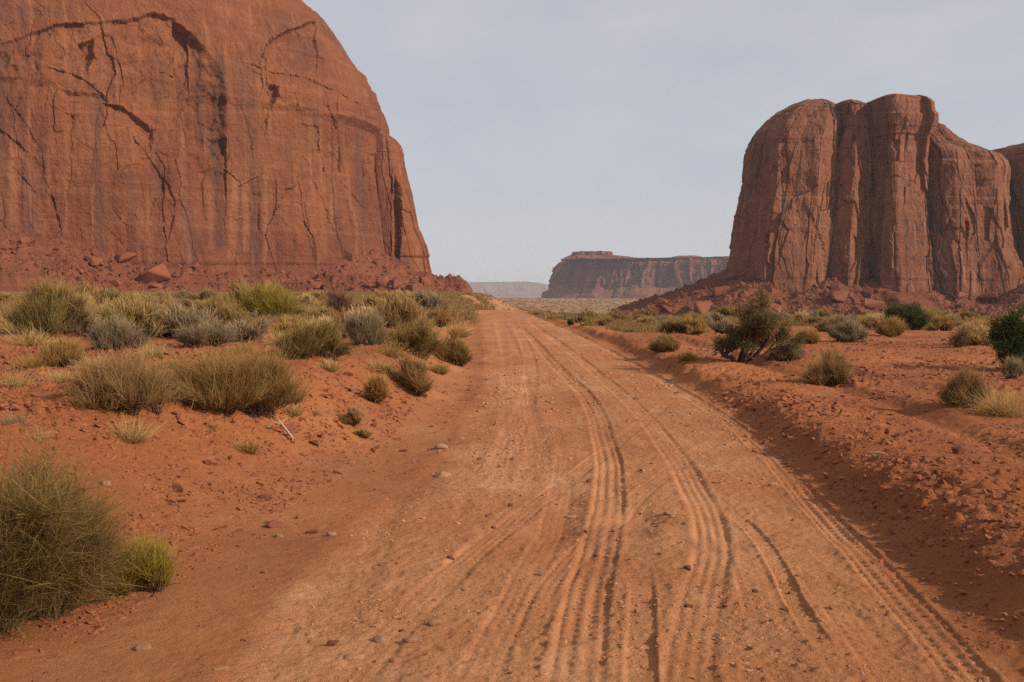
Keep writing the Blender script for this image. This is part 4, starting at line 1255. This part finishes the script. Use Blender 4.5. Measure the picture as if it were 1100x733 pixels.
def juniper(name, base, w, h, label, leaf, seed_, sparse, lean=(.3, 0), n_main=6, trunk_h=.35, tw=.09, leaf_len=.07, leaf_w=.012, sprays=60, group=None, shift=0):
    rs = np.random.default_rng(seed_)
    TV, TF, n = [], [], 0
    tips = []

    def add(path, rad):
        nonlocal n
        v, f = tube(path, rad); TV.append(v); TF.append(f + n); n += len(v)

    def limb(p, d, ln, r, depth):
        k = 7
        path = [p]; dd = d / np.linalg.norm(d)
        for i in range(k):
            dd = dd + rs.normal(0, .20, 3) + np.array([0, 0, .05]); dd /= np.linalg.norm(dd)
            path.append(path[-1] + dd * ln / k)
        path = np.array(path)
        add(path, np.linspace(r, r * .45, k + 1))
        if depth > 0:
            for i in range(rs.integers(3, 5)):
                j = rs.integers(2, k + 1)
                nd = dd * .4 + rs.normal(0, .75, 3); nd[2] = abs(nd[2]) * .55 + .12
                limb(path[j], nd, ln * rs.uniform(.45, .75), r * .5, depth - 1)
        else:
            for j in range(2, k + 1): tips.append(path[j])
        return path

    for i in range(n_main):
        a = 2 * math.pi * i / n_main + rs.uniform(-.3, .3)
        d = np.array([math.cos(a) * .75 + lean[0], math.sin(a) * .55 + lean[1], rs.uniform(.8, 1.6)])
        limb(np.array([rs.normal(0, .04) * w, rs.normal(0, .04) * w, -.08]), d, h * rs.uniform(.42, .62), tw * rs.uniform(.6, 1.1), 2)
    TVa = np.concatenate(TV)
    tips = np.array(tips)
    # fit the grown shape to the tree's real size
    lo, hi = tips.min(0), tips.max(0)
    sx, sz = w / (hi[0] - lo[0]), h * .93 / hi[2]
    TVa = TVa * np.array([sx, sx, sz]); tips = tips * np.array([sx, sx, sz])
    if shift:
        off = -shift * w - tips[:, 0].min()
        TVa[:, 0] += off * np.clip(TVa[:, 2] / (h * .5), 0, 1); tips[:, 0] += off * np.clip(tips[:, 2] / (h * .5), 0, 1)
    root = empty(name, base)
    tag(root, label, 'tree', group)
    link('trunk', mesh_np('trunk', TVa, np.concatenate(TF), True), M['bark'], root)
    keep = tips[(rs.random(len(tips)) > sparse) & (n3(tips[:, 0] * 3.2, tips[:, 1] * 3.2, tips[:, 2] * 3.2, seed_) > -.35) & (tips[:, 2] > h * trunk_h)]
    k = np.repeat(np.arange(len(keep)), sprays)
    b = keep[k] + rs.normal(0, .045, (len(k), 3)) * h
    d = rs.normal(0, .7, (len(k), 3)); d[:, 2] += .5
    ti = np.clip(rs.random(len(keep))[k] * .7 + rs.random(len(k)) * .3, 0, 1)
    V, F, ti, al = blades(b, d, leaf_len * rs.uniform(.6, 1.4, len(k)), leaf_w * rs.uniform(.6, 1.3, len(k)), 1, rs, .05, .1, ti)
    al = np.clip(al * .6 + .4, 0, 1)
    link('crown', mesh_np('crown', V, F, True, {'tint': ti, 'along': al}), M[leaf], root)
    return root


def tree_at(px, py):
    return locate(px, py)


x, y, z = tree_at(796, 390)
juniper('juniper_tree', (x, y, z), 88 * y / FPX, 80 * y / FPX, 'sparse gnarled juniper with leaning dark trunk on the right of the road', 'juniper', 5, .06, (.22, 0), 6, .20, .075, .075, .016, 60, shift=.14)
x, y, z = tree_at(1102, 402)
juniper('juniper_tree', (x, y + .4, z), 62 * y / FPX, 74 * y / FPX, 'dense dark green juniper cut by the right edge of the frame', 'dark_juniper', 9, .0, (.0, 0), 9, .04, .06, .075, .018, 34)
plant('shrub', 976, 355, 58, 29, 'dark_juniper', 'round dark green bush under the right rubble slope', 'bush', dens=2.6, per=80, up=.4, ragged=.12, clumps=4, flat_top=.4)

# the bleached twig on the left bank and the pale stick on the windrow
x, y, z = locate(304, 468)
bt = empty('dead_branch', (x, y, z)); tag(bt, 'bleached forked dead branch sticking out of the left bank', 'branch')
k = y / FPX
v1, f1 = tube([(12 * k, -.05, -.04), (4 * k, 0, 6 * k), (-2 * k, 0, 13 * k), (-6 * k, 0, 19 * k)], [1.7 * k, 1.4 * k, 1.2 * k, .6 * k])
link('stem', mesh_np('stem', v1, f1), M['bleached'], bt)
for q in ([(-2 * k, 0, 13 * k), (2 * k, .03, 17 * k), (5 * k, .04, 19 * k)], [(-2 * k, 0, 13 * k), (-8 * k, -.03, 14 * k), (-13 * k, -.03, 19 * k)]):
    v1, f1 = tube(q, [1.0 * k, .7 * k, .3 * k]); link('twig', mesh_np('twig', v1, f1), M['bleached'], bt)
x, y, z = locate(944, 491)
v1, f1 = tube([(-.09, .06, .035), (0, .0, .045), (.07, -.05, .03)], [.010, .012, .007])
st_ = link('stick', mesh_np('stick', v1, f1), M['bleached'], None, (x, y, z)); tag(st_, 'short pale stick lying on the crest of the right windrow', 'stick')

# ------------------------------------------------------------------ stones
STN = [
    (378, 708, 27, 'p', 'largest pale rounded stone on the road near the camera'),
    (239, 719, 20, 'p', 'grey brown stone on the lip at the left road edge'),
    (441, 689, 16, 'p', 'flat pale stone on the road right of the largest stone', ), (410, 689, 19, 'p', 'flat pale stone on the road just behind the largest stone'),
    (467, 671, 14, 'p', 'brown flat stone behind the two flat pale ones on the road'), (358, 693, 14, 'r', 'dark red stone left of the flat pale ones'),
    (296, 566, 20, 'r', 'red slab stone lying across the ditch, leftmost of the ditch row'), (333, 573, 20, 'r', 'long low red stone in the middle of the ditch row'),
    (356, 575, 11, 'p', 'small round stone at the right end of the ditch row'), (299, 577, 10, 'p', 'small pale stone just below the red slab in the ditch'),
    (476, 513, 20, 'p', 'wide flat stone on the left road edge, half buried'), (474, 482, 14, 'p', 'pale stone high on the left road edge'), (432, 485, 14, 'r', 'red stone in the ditch under the small cushion shrubs'),
    (112, 521, 13, 'p', 'round grey stone on the left bank above the huge shrub'), (190, 528, 14, 'r', 'red brown stone in the middle of the left bank'), (196, 540, 9, 'r', 'small dark stone under the red brown one on the bank'),
    (106, 568, 14, 'p', 'pale half buried stone at the right side of the huge shrub'), (97, 538, 12, 'r', 'small red stone above the pale half buried one'),
    (223, 499, 10, 'r', 'red stone below the lone upright tuft'), (287, 536, 13, 'r', 'flat red stone high in the ditch above the red slab'), (155, 697, 18, 'p', 'half buried flat stone in front of the yellow green bush'),
    (132, 664, 10, 'p', 'small pale stone at the foot of the yellow green bush'), (309, 462, 16, 'r', 'dark flat stone beside the bleached branch'), (338, 478, 12, 'r', 'dark stone on the bank below the flat brown shrub'),
    (600, 490, 12, 'p', 'small stone lying between the wheel tracks up the road'), (612, 556, 14, 'p', 'brown stone beside the dark pit in the road'), (720, 553, 14, 'p', 'pale stone beside the sharp wheel track'),
    (740, 652, 10, 'r', 'small red stone inside the sharp wheel track, nearest one'), (738, 612, 9, 'r', 'small red stone inside the sharp wheel track, farther one'), (830, 522, 10, 'p', 'small stone right of the middle of the road'),
    (912, 484, 9, 'r', 'dark stone on the crest of the windrow beside the pale stick'), (1030, 487, 16, 'r', 'dark clod stone on the flat right of the windrow'), (545, 640, 9, 'p', 'small pale stone in the pebbly middle of the road'),
    (484, 600, 9, 'r', 'dark little stone in the pebbly left half of the road'), (500, 634, 10, 'p', 'pale stone in the pebbly left half of the road'),
]
for px, py, w, tone, lab in STN:
    x, y, z = locate(px, py, True)
    put_rock('stone', random.choice(PALE if tone == 'p' else REDST), (x, y, z), w * y / FPX * 1.1, lab, 'stone', rz=random.uniform(-.4, .4) + (3.14 if random.random() < .5 else 0), sink=.20, tilt=.15)
# smaller loose stones that look alike
for lab, grp, n, xr, yr, tones in (
        ('small loose stone half set in the surface of the dirt road', 'small stones on the road', 70, (230, 900), (440, 728), 'pr'),
        ('small loose red stone on the bare slope of the left bank', 'small stones on the left bank', 55, (60, 430), (440, 640), 'r'),
        ('small loose red stone on the right windrow and the flat behind it', 'small stones on the right side', 45, (740, 1095), (420, 600), 'r')):
    k = 0
    while k < n:
        px, py = random.uniform(*xr), random.uniform(*yr)
        x, y, z = locate(px, py, True)
        dl = float(tb(XC, y)) - 2.05 - x; dr = x - float(tb(XC, y)) - 2.05
        if ('road' in grp and (dl > -.2 or dr > -.1)) or ('left' in grp and dl < .6) or ('right' in grp and dr < .3): continue
        k += 1
        s = random.uniform(3.5, 8.5) * y / FPX
        put_rock('stone', random.choice(PEBBLE if random.choice(tones) == 'p' else REDST), (x, y, z), s, lab, 'stone', grp, sink=.25)


def gravel(name, n, mat, lo, hi, keep, rs, y0=4.0, y1=32.0):
    Y = y0 * (y1 / y0) ** rs.random(n * 3); X = rs.uniform(-.62, .62, n * 3) * Y
    z, road, pale, dl, dr, berm, wl, wr, _ = terrain(X, Y, masks=True)
    ok = rs.random(len(X)) < keep(X, Y, road, dl, dr, berm, wl, wr)
    p = np.stack([X, Y, z], 1)[ok][:n]
    sz = lo * (1 - rs.random(len(p)) * .97) ** -.6; sz = np.minimum(sz, hi) * np.clip(p[:, 1] / 9, .7, 2.2)
    return merged_rocks(name, p, sz, SIMPLE, mat, rs, .3, False, flat=.75)


rs = np.random.default_rng(5)
tag(gravel('gravel', 38000, M['pebble'], .015, .060, lambda X, Y, r, dl, dr, b, wl, wr: r * ss(-.1, .35, f2(X / 1.1, Y / 2.0, 71, 3)) + .12 * r, rs), 'pale gravel scattered over the surface of the dirt road')
tag(gravel('gravel', 34000, M['red_stone'], .021, .085, lambda X, Y, r, dl, dr, b, wl, wr: (1 - r) * (.10 + .9 * ss(-.1, .3, f2(X / .9, Y / .9, 74, 3)) * ((dl > .9) | (dr > .3))), rs), 'red dirt clods and chips on the bank and the windrow')

tag(gravel('dirt_clods', 20000, M['clod'], .026, .12, lambda X, Y, r, dl, dr, b, wl, wr: (1 - r) * ((dl > .9) & (dl < 6.5)) * (.25 + .75 * ss(-.2, .3, f2(X / .8, Y / .8, 76, 3))) + .5 * (dr > .1) * (dr < 1.2) * (1 - r), rs, 5.5, 19.0), 'crumbled dark red clods over the bare slope of the left bank and the face of the windrow')

# ------------------------------------------------------------------ air
hz = bpy.data.meshes.new('haze')
import bmesh
bm = bmesh.new(); bmesh.ops.create_cube(bm, size=1.0)
bm.to_mesh(hz); bm.free()
haze = bpy.data.objects.new('haze', hz); COL.objects.link(haze)
haze.scale = (19000, 10400, 160); haze.location = (0, 4200, 160 / 2 - 45)
haze['kind'] = 'stuff'
hm = bpy.data.materials.new('dusty air'); hm.use_nodes = True
nt = hm.node_tree; nt.nodes.clear()
ho = nt.nodes.new('ShaderNodeOutputMaterial'); pv = nt.nodes.new('ShaderNodeVolumePrincipled')
pv.inputs['Color'].default_value = (.80, .87, 1.0, 1); pv.inputs['Density'].default_value = 1.25e-4; pv.inputs['Anisotropy'].default_value = .2
nt.links.new(pv.outputs[0], ho.inputs['Volume'])
hz.materials.append(hm)

# ------------------------------------------------------------------ light
ELEV, AZ = math.radians(27.5), math.radians(115)          # azimuth clockwise from +Y
sun_dir = Vector((math.sin(AZ) * math.cos(ELEV), math.cos(AZ) * math.cos(ELEV), math.sin(ELEV)))
sd = bpy.data.lights.new('sun', 'SUN'); sd.energy = 5.0; sd.angle = math.radians(.7); sd.color = (1.0, .86, .70)
sun = bpy.data.objects.new('sun', sd); COL.objects.link(sun)
sun.rotation_euler = (-sun_dir).to_track_quat('-Z', 'Y').to_euler()
w = bpy.data.worlds.new('World'); scene.world = w; w.use_nodes = True
nt = w.node_tree; nt.nodes.clear()
wo = nt.nodes.new('ShaderNodeOutputWorld'); bg = nt.nodes.new('ShaderNodeBackground')
sky = nt.nodes.new('ShaderNodeTexSky'); sky.sky_type = 'NISHITA'; sky.sun_disc = False
sky.sun_elevation = ELEV; sky.sun_rotation = AZ; sky.air_density = 1.0; sky.dust_density = 2.5; sky.ozone_density = 1.5; sky.altitude = 1600
# a thin even veil of high cloud over the blue
tc = nt.nodes.new('ShaderNodeTexCoord'); mp = nt.nodes.new('ShaderNodeMapping'); mp.inputs['Scale'].default_value = (1, 1, 2.6)
nz = nt.nodes.new('ShaderNodeTexNoise'); nz.inputs['Scale'].default_value = 5.0; nz.inputs['Detail'].default_value = 6; nz.inputs['Roughness'].default_value = .55
mr = nt.nodes.new('ShaderNodeMapRange'); mr.inputs['From Min'].default_value = .3; mr.inputs['From Max'].default_value = .7; mr.inputs['To Min'].default_value = .66; mr.inputs['To Max'].default_value = .86
mx = nt.nodes.new('ShaderNodeMix'); mx.data_type = 'RGBA'
nt.links.new(tc.outputs['Generated'], mp.inputs['Vector']); nt.links.new(mp.outputs['Vector'], nz.inputs['Vector'])
nt.links.new(nz.outputs['Fac'], mr.inputs['Value']); nt.links.new(mr.outputs['Result'], mx.inputs[0])
nt.links.new(sky.outputs[0], mx.inputs[6]); mx.inputs[7].default_value = (5.9, 5.95, 6.25, 1)
nt.links.new(mx.outputs[2], bg.inputs['Color']); bg.inputs['Strength'].default_value = .102
nt.links.new(bg.outputs[0], wo.inputs['Surface'])

# ------------------------------------------------------------------ render
scene.view_settings.view_transform = 'Standard'; scene.view_settings.look = 'None'
scene.view_settings.exposure = 0.0; scene.view_settings.gamma = 1.0; scene.view_settings.use_curve_mapping = False
scene.render.engine = 'CYCLES'
cy = scene.cycles
cy.use_denoising = False
cy.sample_clamp_indirect = 4.0
cy.max_bounces = 6; cy.diffuse_bounces = 3; cy.glossy_bounces = 1; cy.transmission_bounces = 3; cy.volume_bounces = 1; cy.transparent_max_bounces = 12
cy.caustics_reflective = False; cy.caustics_refractive = False
